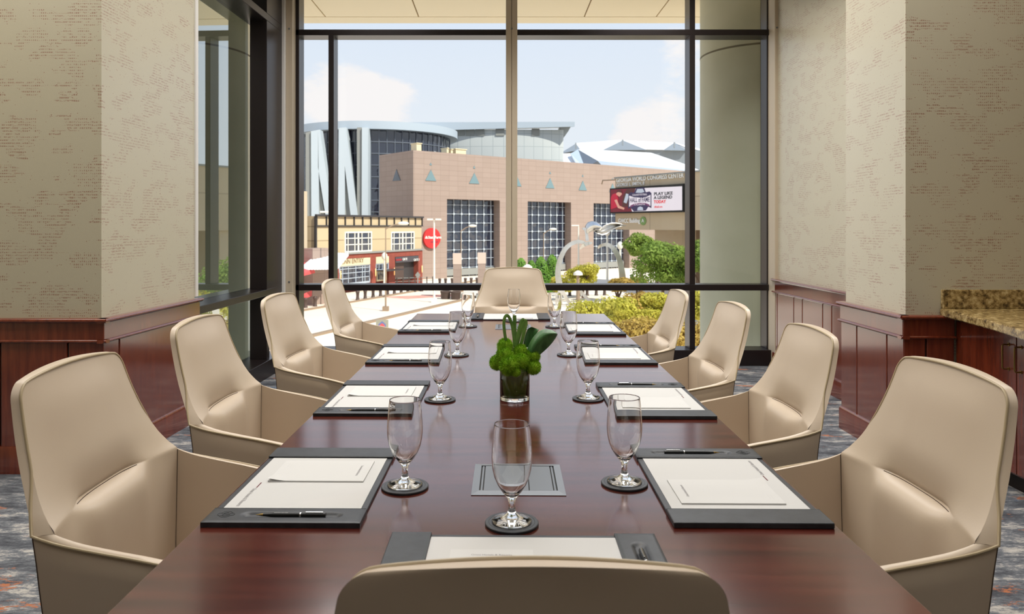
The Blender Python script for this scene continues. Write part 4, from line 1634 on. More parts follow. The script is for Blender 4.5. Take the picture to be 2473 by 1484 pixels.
# ---- the arena behind
ac = Vector((-19.0, 117.7, GZ))
ar = thing('arena_building', 'white arena with curved roof, tall letter-shaped fins and dark glass', 'building', ac)
z0, z1 = Z(311, 105) - GZ, Z(291.5, 105) - GZ
obj('curved_roof', MB().lathe([(0, z0), (12.7, z0), (12.7, z1), (0, z1 + .3)], 96), M['canopy'], ar, ang=50)
obj('glass_drum', MB().lathe([(11.4, 0), (11.4, z0)], 96), M['dark_glass'], ar)
mm = MB()
for k in range(64):
    a = 2 * math.pi * k / 64
    if math.sin(a) < .35:
        x, y = 11.5 * math.cos(a), 11.5 * math.sin(a)
        mm.tube([(x, y, 0), (x, y, z0)], .07, 4)
for k in range(1, 12):
    z = z0 * k / 12
    mm.tube([(11.5 * math.cos(a * math.pi / 36), 11.5 * math.sin(a * math.pi / 36), z) for a in range(72)], .06, 4, closed=True)
obj('drum_mullions', mm, mat('dark_mullion', C(104, 110, 120), 0.5), ar)
YF = 104.0


def fin(name, pts, dep, m, Y=YF):
    mb = MB().slab([PT(p[0], p[1], Y) - ac for p in pts], (0, dep, 0))
    return obj(name, mb, m, ar, **SM)


fin('fin', [(752, 560), (769.5, 560), (769.5, 425), (768, 314), (751, 317)], 2.0, M['fin'])
fin('fin', [(768, 314), (772, 313), (806, 540), (789, 540), (768, 405)], 2.0, M['fin'])
fin('fin', [(816, 540), (832.5, 540), (832.5, 395), (832, 308), (818, 309)], 2.0, M['fin'])
fin('fin', [(832, 308), (835.5, 308), (866, 540), (849, 540), (832.5, 400)], 2.0, M['fin'])
fin('fin', [(873.5, 540), (889, 540), (889, 308), (874, 308)], 2.0, M['fin'])
fin('grey_pier', [(738, 700), (751, 700), (751, 317), (738, 321)], 2.2, M['greyside'], YF + .3)
fin('grey_pier', [(769.5, 560), (789, 560), (769.5, 425)], 1.4, M['greyside'], YF + .5)
fin('grey_pier', [(832.5, 545), (850, 545), (832.5, 410)], 1.4, M['greyside'], YF + .5)
fin('grey_pier', [(862, 545), (874, 545), (874, 308), (862, 308)], 1.8, M['greyside'], YF + .3)
# right wing of glass under the sweep of the roof
fa = Fac(944, 112, 1068, 121)
wg = fa.obj('wing_glass', MB().box((0, 0, 0), (fa.L, .3, fa.z_(1000, 325)), 0), M['dark_glass'], ar, **SM)
mm = MB()
for k in range(11):
    s = fa.L * k / 10
    mm.box((s - .07, -.12, 0), (s + .07, 0, fa.z_(1000, 325)))
for zz in (.72, .82, .9, .97):
    mm.box((0, -.1, fa.z_(1000, 325) * zz - .08), (fa.L, 0, fa.z_(1000, 325) * zz + .08))
obj('wing_mullions', mm, M['mull'], wg, **SM)
# white drum and its long roof slab
dc = Vector((X(1212, 130), 129.8, GZ))
dz1 = Z(316, 127.5) - GZ
rows = [[], []]
for k in range(97):
    a_ = 2 * math.pi * k / 96
    x_, y_ = 10.6 * math.cos(a_), 2.1 * math.sin(a_)
    rows[0].append((x_, y_, 0))
    rows[1].append((x_, y_, dz1 + .2 + (y_ + 2.1) * .115))
obj('white_drum', MB().grid(rows), M['white_panel'], ar, loc=dc - ac)
mb = MB().slab([PT(900, 319, 127) - ac, PT(1388, 306, 127) - ac, PT(1388, 294, 127) - ac, PT(900, 296, 127) - ac], (0, 30, 3.6))
obj('roof_slab', mb, M['canopy'], ar, **SM)
mb = MB()
for (p0, p1) in ((1100, 1122), (1124.5, 1146), (1148.5, 1170), (1197, 1218), (1284, 1303)):
    pm = (p0 + p1) / 2
    # set on the curved wall
    lo_, hi_ = math.pi, 2 * math.pi
    for _ in range(40):
        am = (lo_ + hi_) / 2
        if PX0 + F * (dc.x + 10.65 * math.cos(am)) / (dc.y + 2.15 * math.sin(am)) < pm:
            lo_ = am
        else:
            hi_ = am
    Yd = dc.y + 2.15 * math.sin(am)
    w = (p1 - p0) * Yd / F / 2
    c = Vector((dc.x + 10.65 * math.cos(am), Yd, 0)) - dc
    a = math.atan2(c.y * 24, c.x)
    t_ = Vector((-math.sin(a), math.cos(a), 0))
    n_ = Vector((math.cos(a), math.sin(a), 0))
    zA, zB = Z(328, Yd) - GZ, Z(311, Yd) - GZ
    cc = Vector((c.x, c.y, 0)) + dc - ac
    mb.slab([cc - t_ * w + Vector((0, 0, zA)), cc + t_ * w + Vector((0, 0, zA)), cc + t_ * w + Vector((0, 0, zB)), cc - t_ * w + Vector((0, 0, zB))], n_ * .12)
obj('louvre_openings', mb, M['greyside'], ar, **SM)
mb = MB().slab([PT(1350, 340, 131) - ac, PT(1356, 340, 131) - ac, PT(1372, 318, 131) - ac, PT(1378, 307, 131) - ac, PT(1350, 308, 131) - ac], (0, 2, 0))
obj('roof_bracket', mb, M['white_panel'], ar, **SM)

# ---- the stadium far behind
sc_ = Vector((X(1520, 190), 190, GZ))
stm = thing('stadium', 'distant stadium with folded white roof plates and grey gables', 'building', sc_)


def plate(name, pts, m, th=(0, 1.2, 0)):
    return obj(name, MB().slab([PT(*p) - sc_ for p in pts], th), m, stm, **SM)


plate('grey_wall', [(1352, 605, 200), (1720, 605, 196), (1720, 364, 196), (1560, 360, 198), (1352, 372, 200)], M['stad_g'], (0, 20, 0))
plate('roof_plate', [(1352, 372, 199), (1391, 347, 205), (1400, 358, 199), (1386, 369, 197)], M['stad_w'])
plate('roof_plate', [(1391, 346, 206), (1500, 338, 212), (1504, 340, 205), (1458, 362, 197), (1400, 361, 197)], M['stad_w'])
plate('roof_plate', [(1504, 339, 207), (1629, 345, 207), (1606, 362, 197), (1558, 361, 197)], M['stad_w'])
plate('roof_plate', [(1629, 345, 207), (1700, 362, 207), (1700, 366, 198), (1655, 356, 197)], M['stad_w'])
plate('gable', [(1456, 362.5, 196), (1562, 362.5, 196), (1504, 339, 203)], M['stad_g'])
plate('gable', [(1602, 363, 195.5), (1660, 364, 195.5), (1629, 345, 203)], M['stad_g'])
plate('gable', [(1352, 371, 196), (1402, 362, 196), (1391, 347, 203)], M['stad_g'])
for px, py in ((1504, 337.5), (1629, 343.5), (1391, 345)):
    plate('finial', [(px - 1.5, py + 14, 194), (px + 1.5, py + 14, 194), (px + 1.5, py, 194), (px - 1.5, py, 194)], M['stad_g'], (0, .4, 0))
plate('roof_plate', [(1352, 371, 180), (1378, 371, 181), (1397, 405, 168), (1352, 400, 168)], M['stad_w'])
plate('roof_plate', [(1396, 361, 186), (1440, 362, 188), (1572, 369, 186), (1655, 397, 172), (1700, 416, 166), (1690, 416, 164), (1443, 388, 166)], M['stad_w'])
plate('roof_edge', [(1443, 388, 165.5), (1690, 414, 163), (1690, 420, 163), (1560, 424, 163), (1463, 411, 165)], M['stad_b'])
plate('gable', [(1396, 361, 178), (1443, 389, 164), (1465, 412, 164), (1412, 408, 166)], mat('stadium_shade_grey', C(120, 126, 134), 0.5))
plate('gable', [(1378, 371, 176), (1396, 361, 177), (1414, 408, 165), (1397, 405, 165)], M['stad_b'])

# ---- congress hall with its big screen
fc = Fac(1486, 78, 1655, 69.5)
cg = thing('congress_hall', 'taupe hall bridging the plaza, with a screen and white lettering', 'building', fc.A)
ztop = fc.z_(1486, 432)
zlow = fc.z_(1486, 555)
fc.obj('beam_front', MB().box((0, 0, zlow), (46, 5, ztop)), M['taupe'], cg, **SM)
fc.obj('rear_wall', MB().box((.5, 5, 0), (46, 9, ztop - .4)), M['beige_con'], cg, **SM)
fc.obj('top_coping', MB().box((-.08, -.12, ztop), (46, 5.1, ztop + .15)), M['greyside'], cg, **SM)
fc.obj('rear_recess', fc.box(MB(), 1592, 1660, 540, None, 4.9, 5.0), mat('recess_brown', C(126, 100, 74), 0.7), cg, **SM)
for px in (1700, 1760, 1830):
    fc.obj('pier', MB().box((fc.s_(px), .3, 0), (fc.s_(px) + 1.2, 3.5, zlow)), M['taupe'], cg, **SM)
Rf = Matrix.Rotation(fc.rot, 3, 'Z')


def ctext(body, px, py, size, m, sx=1.0, root=cg, dep=-.06, bold=0.0, ext=.03):
    v = Rf @ Vector((fc.s_(px), dep, fc.z_(px, py))) + fc.A - root.location
    return text('lettering', body, m, root, v, (math.pi / 2, 0, fc.rot), size, ext, bold=bold, sx=sx)


def fit(o, width):
    d = max(v.co.x for v in o.data.vertices)
    o.scale.x = width / d if d > 0 else 1


fit(ctext('GEORGIA WORLD CONGRESS CENTER', 1489.5, 441, .64, M['white_letter'], bold=.008), fc.s_(1652.5) - fc.s_(1489.5))
fit(ctext('GEORGE L. SMITH, II', 1489.5, 451.5, .5, M['white_letter'], bold=.005), fc.s_(1557) - fc.s_(1489.5))
fit(ctext('GWCC Building', 1494.5, 538.5, .62, M['white_letter'], bold=.012), fc.s_(1547) - fc.s_(1494.5))
bd = fc.p(1554, 534)
bdg = fc.obj('green_badge', MB().lathe([(0, 0), (.42, 0), (.42, .08), (0, .08)], 24), mat('badge_green', C(120, 150, 84), 0.5), cg)
bdg.location = Rf @ Vector((bd[0], 0, bd[2]))
bdg.rotation_euler = (math.pi / 2, 0, fc.rot)
ctext('A', 1551.8, 537.5, .52, M['white_letter'], dep=-.12)
# the screen is fixed to the hall
sx0, sx1 = fc.s_(1483.5), fc.s_(1657.5)
sz1, sz0 = fc.z_(1483.5, 458.5), fc.z_(1483.5, 513)
scn = fc.obj('screen_case', MB().box((sx0 - .12, -.5, sz0 - .14), (sx1 + .12, .1, sz1 + .12)), M['slot'], cg, **SM)


def emis(name, col, k=0.95):
    m = mat(name, (0, 0, 0, 1), 0.4, emit=col, estr=k)
    return m


E = {n: emis('screen_' + n, c) for n, c in dict(white=C(244, 232, 240), maroon=C(118, 22, 42), red=C(196, 24, 60), skin=C(228, 166, 146), navy=C(54, 44, 84), ink=C(34, 34, 46), bright=C(238, 34, 44), plum=C(120, 60, 104), steel=C(196, 202, 216), brown=C(86, 42, 40)).items()}


def spoly(name, pts, m, lay):
    d = -.5 - .012 * lay
    obj(name, MB().slab([(fc.p(px, py)[0], d, fc.p(px, py)[2]) for px, py in pts], (0, .010, 0)), m, scn, **SM)


spoly('screen_field', [(1484, 513), (1657, 508), (1657, 450.5), (1484, 458.5)], E['white'], 1)
spoly('screen_photo', [(1484, 513), (1536, 511.5), (1530, 490), (1545, 455.5), (1484, 458.5)], E['maroon'], 2)
spoly('screen_photo', [(1512, 500), (1532, 500), (1530, 478), (1545, 456), (1524, 457), (1514, 474)], E['brown'], 3)
spoly('screen_photo', [(1516, 489), (1523, 492), (1530, 470), (1522, 468)], E['steel'], 4)
spoly('screen_photo', [(1485, 506), (1502, 500), (1503, 480), (1499, 467), (1489, 470), (1485, 478)], E['red'], 4)
spoly('screen_photo', [(1498, 470), (1502, 461), (1510, 461), (1512, 470), (1506, 476)], E['skin'], 5)
spoly('screen_photo', [(1499, 466), (1502, 460), (1510, 459.5), (1513, 467), (1505, 464.5)], E['brown'], 6)
spoly('screen_photo', [(1494, 484), (1500, 482), (1506, 497), (1519, 503), (1517, 507), (1503, 503)], E['skin'], 6)
spoly('emblem_shield', [(1527, 505), (1533, 502), (1541, 511), (1570, 509), (1576, 500), (1583.5, 503), (1583.5, 467), (1579, 463), (1570, 465), (1566, 453.5), (1547, 454.5), (1541, 466), (1533, 465), (1528, 470)], E['navy'], 5)
spoly('emblem_banner', [(1530, 500), (1541, 493), (1556, 491), (1571, 492), (1581.5, 498), (1581.5, 471), (1571, 476.5), (1556, 478), (1541, 477), (1530, 473)], E['white'], 6)
spoly('emblem_ribbon', [(1533, 502), (1543, 496.5), (1556, 494.5), (1570, 495), (1579, 499.5), (1579, 494.5), (1570, 491), (1556, 490.5), (1543, 492.5), (1533, 497)], E['plum'], 7)
spoly('emblem_ball', [(1546, 466), (1550, 457), (1563, 456.5), (1567, 464), (1560, 466.5)], E['steel'], 7)
spoly('emblem_ball', [(1550, 508.5), (1551, 502), (1557, 499), (1563, 501.5), (1564, 508)], E['steel'], 7)
fit(ctext('COLLEGE FOOTBALL', 1538, 473.8, .26, E['white'], dep=-.60, ext=.004), fc.s_(1574) - fc.s_(1538))
fit(ctext('HALL of FAME', 1532, 489.3, .62, E['navy'], dep=-.60, ext=.004, bold=.012), fc.s_(1580) - fc.s_(1532))
fit(ctext('ATLANTA', 1542, 496.8, .22, E['white'], dep=-.61, ext=.004), fc.s_(1569) - fc.s_(1542))
fit(ctext('PLAY LIKE', 1589.5, 472.5, .40, E['ink'], dep=-.55, ext=.004, bold=.016), fc.s_(1635) - fc.s_(1589.5))
fit(ctext('A LEGEND', 1589.5, 481.6, .40, E['ink'], dep=-.55, ext=.004, bold=.016), fc.s_(1634) - fc.s_(1589.5))
fit(ctext('TODAY', 1589.5, 491.6, .40, E['bright'], dep=-.55, ext=.004, bold=.018), fc.s_(1619) - fc.s_(1589.5))
fit(ctext('cfbhall.com', 1590, 502.5, .28, E['bright'], dep=-.55, ext=.004, bold=.006), fc.s_(1610) - fc.s_(1590))
arm = fc.obj('camera_arm', MB().tube([(fc.s_(1486), 0.2, ztop - .1), (fc.s_(1452), 0.2, ztop - .05), (fc.s_(1450), .2, ztop - .45)], .07, 6), M['lamp_brown'], cg)

# ---- left-hand office block, awnings and pavilion
fo = Fac(690, 60, 742, 64)
ob = thing('office_block', 'beige concrete office block with a recessed brown window at the corner post', 'building', fo.A)
mb = MB()
fo.box(mb, 690, 742, 460, 497, 0, 12)
fo.box(mb, 690, 742, 586, 612, 0, 12)
fo.box(mb, 731, 742, 497, 586, 0, 12, ref=716)
fo.box(mb, 690, 714.5, 497, 586, 0, 12, ref=716)
fo.obj('concrete_frame', mb, M['beige_con'], ob, **SM)
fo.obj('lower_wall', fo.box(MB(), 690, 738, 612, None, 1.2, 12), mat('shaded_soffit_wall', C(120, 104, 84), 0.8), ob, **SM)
wn = fo.obj('window', fo.box(MB(), 712, 731.5, 497, 586, 1.4, 1.6), mat('brown_glass', C(92, 74, 60), 0.15), ob, **SM)
obj('glazing_bars', fo.box(fo.box(MB(), 722.5, 724.5, 497, 586, 1.2, 1.42, ref=716), 712, 731.5, 545, 547, 1.2, 1.42), M['lamp_brown'], wn, **SM)
aw = thing('red_awning', 'red pitched awning over a cream stall at the window corner', 'awning', PT(725, 690, 58))
o0 = aw.location
mb = MB()
mb.slab([PT(690, 655, 54) - o0, PT(715, 668, 55) - o0, PT(760, 657, 58) - o0, PT(738, 634, 62) - o0, PT(712, 626, 61) - o0, PT(690, 626, 60) - o0], (0, 0, .12))
mb.slab([PT(715, 668, 55) - o0, PT(760, 657, 58) - o0, PT(760, 660, 58) - o0, PT(715, 671.5, 55) - o0], (0, .15, 0))
obj('fabric_roof', mb, M['red_fabric'], aw, **SM)
obj('stall_wall', MB().slab([PT(690, 720, 59) - o0, PT(766, 706, 62) - o0, PT(766, 660, 62) - o0, PT(690, 668, 59) - o0], (0, .3, 0)), M['beige_con'], aw, **SM)
obj('red_skirt', MB().slab([PT(700, 735, 57) - o0, PT(752, 716, 59) - o0, PT(752, 702, 59) - o0, PT(700, 724, 57) - o0], (0, .2, 0)), M['red_fabric'], aw, **SM)
fp = Fac(755, 60, 793, 61.5)
pv = thing('gate_pavilion', 'pink granite pillar under a white ribbed canopy beside the red awning', 'pavilion', fp.A)
fp.obj('pillar', MB().box((0, 0, 0), (fp.L, 1.3, fp.z_(775, 600))), M['rose'], pv, **SM)
fp.obj('pillar_collar', MB().box((-.08, -.08, fp.z_(775, 643)), (fp.L + .08, 1.38, fp.z_(775, 637))), M['greyside'], pv, **SM)
mb = MB()
q0 = pv.location
A1, A2, B1, B2 = PT(726, 646, 57) - q0, PT(768, 611, 63) - q0, PT(815, 645, 57.5) - q0, PT(842, 612, 63) - q0
n = 26
rows = []
for j in range(2):
    r = []
    for k in range(n + 1):
        t = k / n
        p = (A1 if j == 0 else A2) * (1 - t) + (B1 if j == 0 else B2) * t
        r.append(p + Vector((0, 0, .035 if k % 2 else 0)))
    rows.append(r)
mb.grid(rows)
mb.grid([[p - Vector((0, 0, .22)) for p in r] for r in rows], flip=True)
for r in rows:
    mb.grid([r, [p - Vector((0, 0, .22)) for p in r]])
for e_ in (0, -1):
    mb.add([rows[0][e_], rows[1][e_], rows[1][e_] - Vector((0, 0, .22)), rows[0][e_] - Vector((0, 0, .22))], [(0, 1, 2, 3)])
obj('ribbed_canopy', mb, M['stad_w'], pv, **SM)

# ---- granite pillars
for k, (px, py0) in enumerate(((1104, 612), (1163.5, 610.5))):
    Yp = 66
    t = thing('stone_pillar', ('square granite pillar with pale cap, ' + ('left one, before the glass bay' if k == 0 else 'right one, beside the far chair')), 'pillar', (X(px, Yp), Yp, GZ))
    w = .33
    h = Z(py0, Yp) - GZ
    obj('shaft', MB().box((-w, -w, 0), (w, w, h - .95)), M['rose'], t, **SM)
    obj('cap_block', MB().box((-w - .03, -w - .03, h - .95), (w + .03, w + .03, h)), M['cap_stone'], t, **SM)
    obj('plinth', MB().box((-.5, -.5, 0), (.5, .5, .35)), M['greyside'], t, **SM)

# ---- street furniture
def lamp(label, px, pyb, pyt, kind, apx=0, apy=0, m='lamp_brown', Y=None, r=.06):
    g = GR(px, pyb) if Y is None else Vector((X(px, Y), Y, GZ))
    Y = g.y
    H = Z(pyt, Y) - GZ
    t = thing('street_lamp', label, 'lamp post', g)
    obj('pole', MB().tube([(0, 0, 0), (0, 0, H * .5), (0, 0, H)], [r * 1.3, r, r * .8], 10), M[m], t)
    obj('base', MB().box((-.22, -.22, 0), (.22, .22, .35)), M[m], t, **SM)
    if kind == 'cobra':
        dx, dz = X(apx, Y) - g.x, Z(apy, Y) - Z(pyt, Y)
        obj('arm', MB().tube([(0, 0, H - .1), (dx * .4, 0, H + dz * .55), (dx * .8, 0, H + dz * .95)], .045, 8), M[m], t)
        bm = bmesh.new()
        bmesh.ops.create_uvsphere(bm, u_segments=14, v_segments=8, radius=1)
        for v in bm.verts:
            v.co = Vector((v.co.x * .42 + dx * .98, v.co.y * .2, v.co.z * .14 + H + dz))
        obj('lantern', MB().bm(bm), M['lamp_white'], t)
    elif kind == 'double':
        for s in (-1, 1):
            obj('lantern', MB().bbox((s * .10, -.2, H - .02), (s * .58, .2, H + .12), .04) if s > 0 else MB().bbox((-.58, -.2, H - .02), (-.10, .2, H + .12), .04), M['lamp_white'], t)
    elif kind == 'globe':
        obj('lantern', MB().lathe([(0, -.1), (.2, 0), (.3, .25), (.24, .5), (.1, .62), (0, .66)], 18, (0, 0, H - .1)), M['lamp_white'], t)
    elif kind == 'mush':
        obj('lantern', MB().lathe([(.08, -.25), (.1, 0), (.36, .02), (.34, .2), (.1, .36), (0, .38)], 18, (0, 0, H - .3)), M['lamp_white'], t)
    elif kind == 'hook':
        obj('lantern', MB().bbox((-.75, -.15, H - .05), (.05, .15, H + .1), .04), M['lamp_white'], t)
    return t


lamp('thin tan street lamp with a long arm in front of the cream restaurant', 931.5, 752, 550, 'cobra', 975, 540, r=.05)
lamp('short cream lamp post with a globe before the restaurant entry', 928.5, 0, 624, 'globe', m='lamp_white', Y=72, r=.1)
lamp('tall cream lamp post with two heads in front of the round red sign', 1048.5, 731, 532, 'double', m='lamp_white', r=.075)
lamp('tan street lamp leaning over the left glass bay', 1113.5, 0, 556, 'cobra', 1142, 546, Y=72, r=.05)
lamp('tan street lamp before the middle glass bay', 1313, 0, 563, 'cobra', 1336, 554, Y=80, r=.05)
lamp('cream lamp post with a hooked head left of the steel bird', 1397, 0, 546, 'hook', m='lamp_white', Y=80, r=.09)
lamp('plain cream flagpole-like lamp behind the steel ring', 1466.5, 0, 566, 'globe', m='lamp_white', Y=78, r=.1)
lamp('cream globe lamp at the right edge of the steel ring', 1497.5, 0, 598, 'globe', m='lamp_white', Y=70, r=.1)
lamp('cream mushroom lamp behind the far chair', 1274, 0, 641, 'mush', m='lamp_white', Y=56, r=.08)
lamp('low dark lamp with a white cap inside the steel ring', 1396, 0, 656, 'mush', Y=58, r=.14)
lamp('cream lamp partly hidden by the dark mullion beside the arena', 796, 0, 513, 'hook', m='lamp_white', Y=60, r=.06)

# little railing along the restaurant
f0, f1 = GR(868, 697), GR(1045, 690)
rl = thing('street_railing', 'low grey railing in front of the restaurant gate', 'railing', f0)
d = f1 - f0
for k in range(13):
    p = d * (k / 12)
    obj('post', MB().box((p.x - .05, p.y - .05, 0), (p.x + .05, p.y + .05, .95)), M['bollard'], rl, **SM)
mb = MB()
for h in (.25, .55, .9):
    mb.tube([(0, 0, h), (d.x, d.y, h)], .025, 6)
obj('rail', mb, M['greyside'], rl)
# diamond road sign
g = GR(1009, 697)
ds = thing('road_sign', 'diamond-shaped sign seen from behind by the railing', 'sign', g)
obj('post', MB().box((-.05, -.05, 0), (.05, .05, 1.35)), M['greyside'], ds, **SM)
obj('plate', MB().slab([(-.27, -.06, 1.35), (0, -.06, 1.0), (.27, -.06, 1.35), (0, -.06, 1.70)], (0, .03, 0)), M['greyside'], ds, **SM)
# low street sign with an emblem, seen past the far left chair
pb = PT(923, 790, 44)
ss = thing('street_board', 'small grey board with a red and blue emblem beside the far left chair', 'sign', (pb.x, pb.y, GZ))
h0, h1 = Z(795, 44) - GZ, Z(773, 44) - GZ
w = 15 * 44 / F
obj('post', MB().box((-.05, .02, 0), (.05, .1, h1)), M['greyside'], ss, **SM)
obj('board', MB().box((-w, -.03, h0), (w, .03, h1)), mat('board_grey', C(150, 146, 128), 0.6), ss, **SM)
obj('emblem', MB().slab([(-w * .6, -.04, h0 + .06), (-w * .6, -.04, h0 + .28), (0, -.04, h0 + .46), (w * .6, -.04, h0 + .28), (w * .6, -.04, h0 + .06)], (0, .012, 0)), mat('board_blue', C(100, 110, 150), 0.6), ss, **SM)
obj('emblem', MB().slab([(-w * .4, -.05, h0 + .08), (-w * .4, -.05, h0 + .22), (0, -.05, h0 + .34), (w * .4, -.05, h0 + .22), (w * .4, -.05, h0 + .08)], (0, .012, 0)), M['red_fabric'], ss, **SM)
# planters by the pillars
for k, px in enumerate((1100.5, 1076)):
    g = GR(px, 724 - k)
    o = obj('round_planter', MB().lathe([(.34, 0), (.40, .1), (.42, .55), (.46, .6), (.46, .7), (.38, .7), (.36, .55), (0, .52)], 20), M['bollard'], None, loc=g)
    tag(o, 'dark round street planter ' + ('below the left granite pillar' if k == 0 else 'left of the granite pillars'), 'planter', 'street planters')
o = obj('white_barrier', MB().slab([(0, 0, 0), (1.1, 0, 0), (1.1, 0, .55), (.15, 0, .75), (0, 0, .75)], (0, .4, 0)), M['stad_w'], None, loc=PT(1067, 759, 48), **SM)
o.location.z = GZ
tag(o, 'white sloped street barrier left of the far end of the table', 'barrier')

# ---- the stainless steel ring and bird
RY = 60.0
rg = thing('steel_sculpture', 'polished steel ring sculpture with a bird rising from its top', 'sculpture', (X(1425, RY), RY, GZ))
ro = rg.location


def ribbon(name, pts, wid, dep, y0=0.0, zig=None):
    """tapering bent box section; pts px,py ; wid widths in px"""
    P = [PT(p[0], p[1], RY) - ro + Vector((0, y0 + (zig[i] if zig else 0), 0)) for i, p in enumerate(pts)]
    Q, W = [], []
    for i in range(len(P) - 1):
        p0, p1, p2, p3 = P[max(i - 1, 0)], P[i], P[i + 1], P[min(i + 2, len(P) - 1)]
        for k in range(5):
            t = k / 5
            Q.append(.5 * ((2 * p1) + (p2 - p0) * t + (2 * p0 - 5 * p1 + 4 * p2 - p3) * t * t + (3 * p1 - p0 - 3 * p2 + p3) * t ** 3))
            W.append(wid[i] * (1 - t) + wid[i + 1] * t)
    Q.append(P[-1])
    W.append(wid[-1])
    rows = []
    for i, q in enumerate(Q):
        t = (Q[min(i + 1, len(Q) - 1)] - Q[max(i - 1, 0)]).normalized()
        s = t.cross(Vector((0, 1, 0))).normalized()
        w = W[i] * RY / F / 2
        dp = dep * min(1, W[i] / max(wid))
        y = Vector((0, dp, 0))
        rows.append([q - s * w - y, q + s * w - y, q + s * w * .8 + y, q - s * w * .8 + y, q - s * w - y])
    mb = MB().grid(rows)
    mb.add(rows[0][:4], [(0, 1, 2, 3)])
    mb.add(rows[-1][:4], [(3, 2, 1, 0)])
    return obj(name, mb, M['steel'], rg, ang=30)


ribbon('left_limb', [(1357, 708), (1349, 680), (1347, 655), (1352, 628), (1363, 604), (1378, 590), (1396, 584), (1412, 587)], [15, 15, 13.5, 12, 11, 10, 9, 7], .28)
ribbon('right_limb', [(1504, 705), (1503, 680), (1500, 650), (1493, 622), (1481, 601), (1466, 591), (1450, 594), (1444, 600)], [17, 16, 14, 12, 11, 9, 7, 4], .28)
ribbon('lower_leg', [(1358, 704), (1372, 728), (1392, 752)], [9, 8, 8], .22)
ribbon('lower_leg', [(1398, 700), (1418, 722), (1440, 746)], [8, 8, 8], .22)
ribbon('lower_leg', [(1352, 700), (1352, 735), (1362, 760)], [11, 12, 12], .25)
ribbon('perch', [(1400, 602), (1410, 592), (1420, 588), (1431, 587)], [3, 9, 9, 3], .2)
ribbon('bird_tail', [(1406, 553), (1413, 554), (1416, 565), (1418, 582)], [4, 7, 7, 8], .16)


def shell(name, outline0, outline1, bow):
    n = len(outline0)
    rows = []
    for j in range(9):
        t = j / 8
        r = []
        for i in range(n):
            p = PT(outline0[i][0] * (1 - t) + outline1[i][0] * t, outline0[i][1] * (1 - t) + outline1[i][1] * t, RY) - ro
            p.y += bow * math.sin(t * math.pi) - bow * .5 * math.cos(i / (n - 1) * math.pi)
            r.append(p)
        rows.append(r)
    o = obj(name, MB().grid(rows), M['steel'], rg, ang=80)
    sm = o.modifiers.new('thickness', 'SOLIDIFY')
    sm.thickness = .05
    return o


shell('bird_head', [(1413, 556), (1414, 545), (1420, 537), (1430, 534), (1440, 536), (1448, 542), (1453, 550)], [(1420, 568), (1424, 562), (1428, 560), (1434, 556), (1438, 554), (1446, 552), (1453, 551)], -.5)
shell('bird_wing', [(1433, 556), (1446, 553), (1458, 544), (1474, 538), (1490, 538), (1502, 541), (1513, 545)], [(1434, 560), (1444, 566), (1454, 569), (1466, 566), (1478, 557), (1494, 549), (1513, 545.5)], .5)


# ---- trees
def tree(name, label, px, pyt, Y, hw, cols, n=2600, leaf=.17, tall=1.0, cone=False, seed=0, group='trees in the plaza below the window'):
    n, leaf = int(n * 2.3), leaf * .62
    r = random.Random(seed * 31 + int(px))
    rx = hw * Y / F
    ztop = Z(pyt, Y)
    H = ztop - GZ
    g = Vector((X(px, Y), Y, GZ))
    t = thing(name, label, 'tree', g, 0, group)
    ch = min(H * .92, rx * 1.75 * tall)
    zc = H - ch / 2
    mb = MB()
    vs, fs = [], []
    nb = 1 if cone else 16
    blobs = []
    for k in range(nb):
        a = r.uniform(0, 2 * math.pi)
        q = math.sqrt(r.random()) * .62
        zz = r.uniform(-.42, .58)
        s = math.sqrt(max(.1, 1 - zz * zz))
        blobs.append((Vector((math.cos(a) * q * rx * s, math.sin(a) * q * rx * s, zc + zz * ch / 2 * .95)), rx * r.uniform(.34, .52)))
    for k in range(n):
        d = Vector((r.gauss(0, 1), r.gauss(0, 1), r.gauss(0, 1))).normalized()
        if cone:
            h = r.random() ** 1.3
            rad = rx * math.sqrt(max(0.02, 1 - (h ** 1.9))) * r.uniform(.78, 1.04)
            a = r.uniform(0, 2 * math.pi)
            p = Vector((math.cos(a) * rad, math.sin(a) * rad, H * h))
            d = Vector((math.cos(a), math.sin(a), .5)).normalized()
        else:
            c, br = blobs[k % nb]
            p = c + Vector((d.x, d.y, d.z * .62)) * br * r.uniform(.72, 1.06)
        nrm = (d + Vector((r.uniform(-1, 1), r.uniform(-1, 1), r.uniform(-.4, 1.2))) * .8).normalized()
        u = nrm.orthogonal().normalized()
        u = Matrix.Rotation(r.uniform(0, 6.28), 3, nrm) @ u
        w = nrm.cross(u)
        L = leaf * r.uniform(.7, 1.35)
        i = len(vs)
        vs += [p - u * L, p + w * L * .5, p + u * L, p - w * L * .5]
        fs.append((i, i + 1, i + 2, i + 3))
    f_ = obj('foliage', MB().add(vs, fs), cols, t, smooth=False, fixn=False)
    f_['kind'] = 'stuff'
    if not cone:
        tr = MB().tube([(0, 0, 0), (.03, .02, H * .35), (-.02, 0, zc + .1)], [.13, .10, .05], 8)
        for k in range(5):
            b_ = blobs[k][0]
            tr.tube([(0, .01, H * .32), (b_.x * .5, b_.y * .5, (H * .32 + b_.z) / 2), (b_.x, b_.y, b_.z)], [.07, .05, .025], 6)
        obj('trunk', tr, M['trunk'], t)
    else:
        obj('core', MB().lathe([(rx * .7, 0), (rx * .72, H * .3), (rx * .5, H * .7), (.05, H * .93)], 14), M['hedge_in'], t)


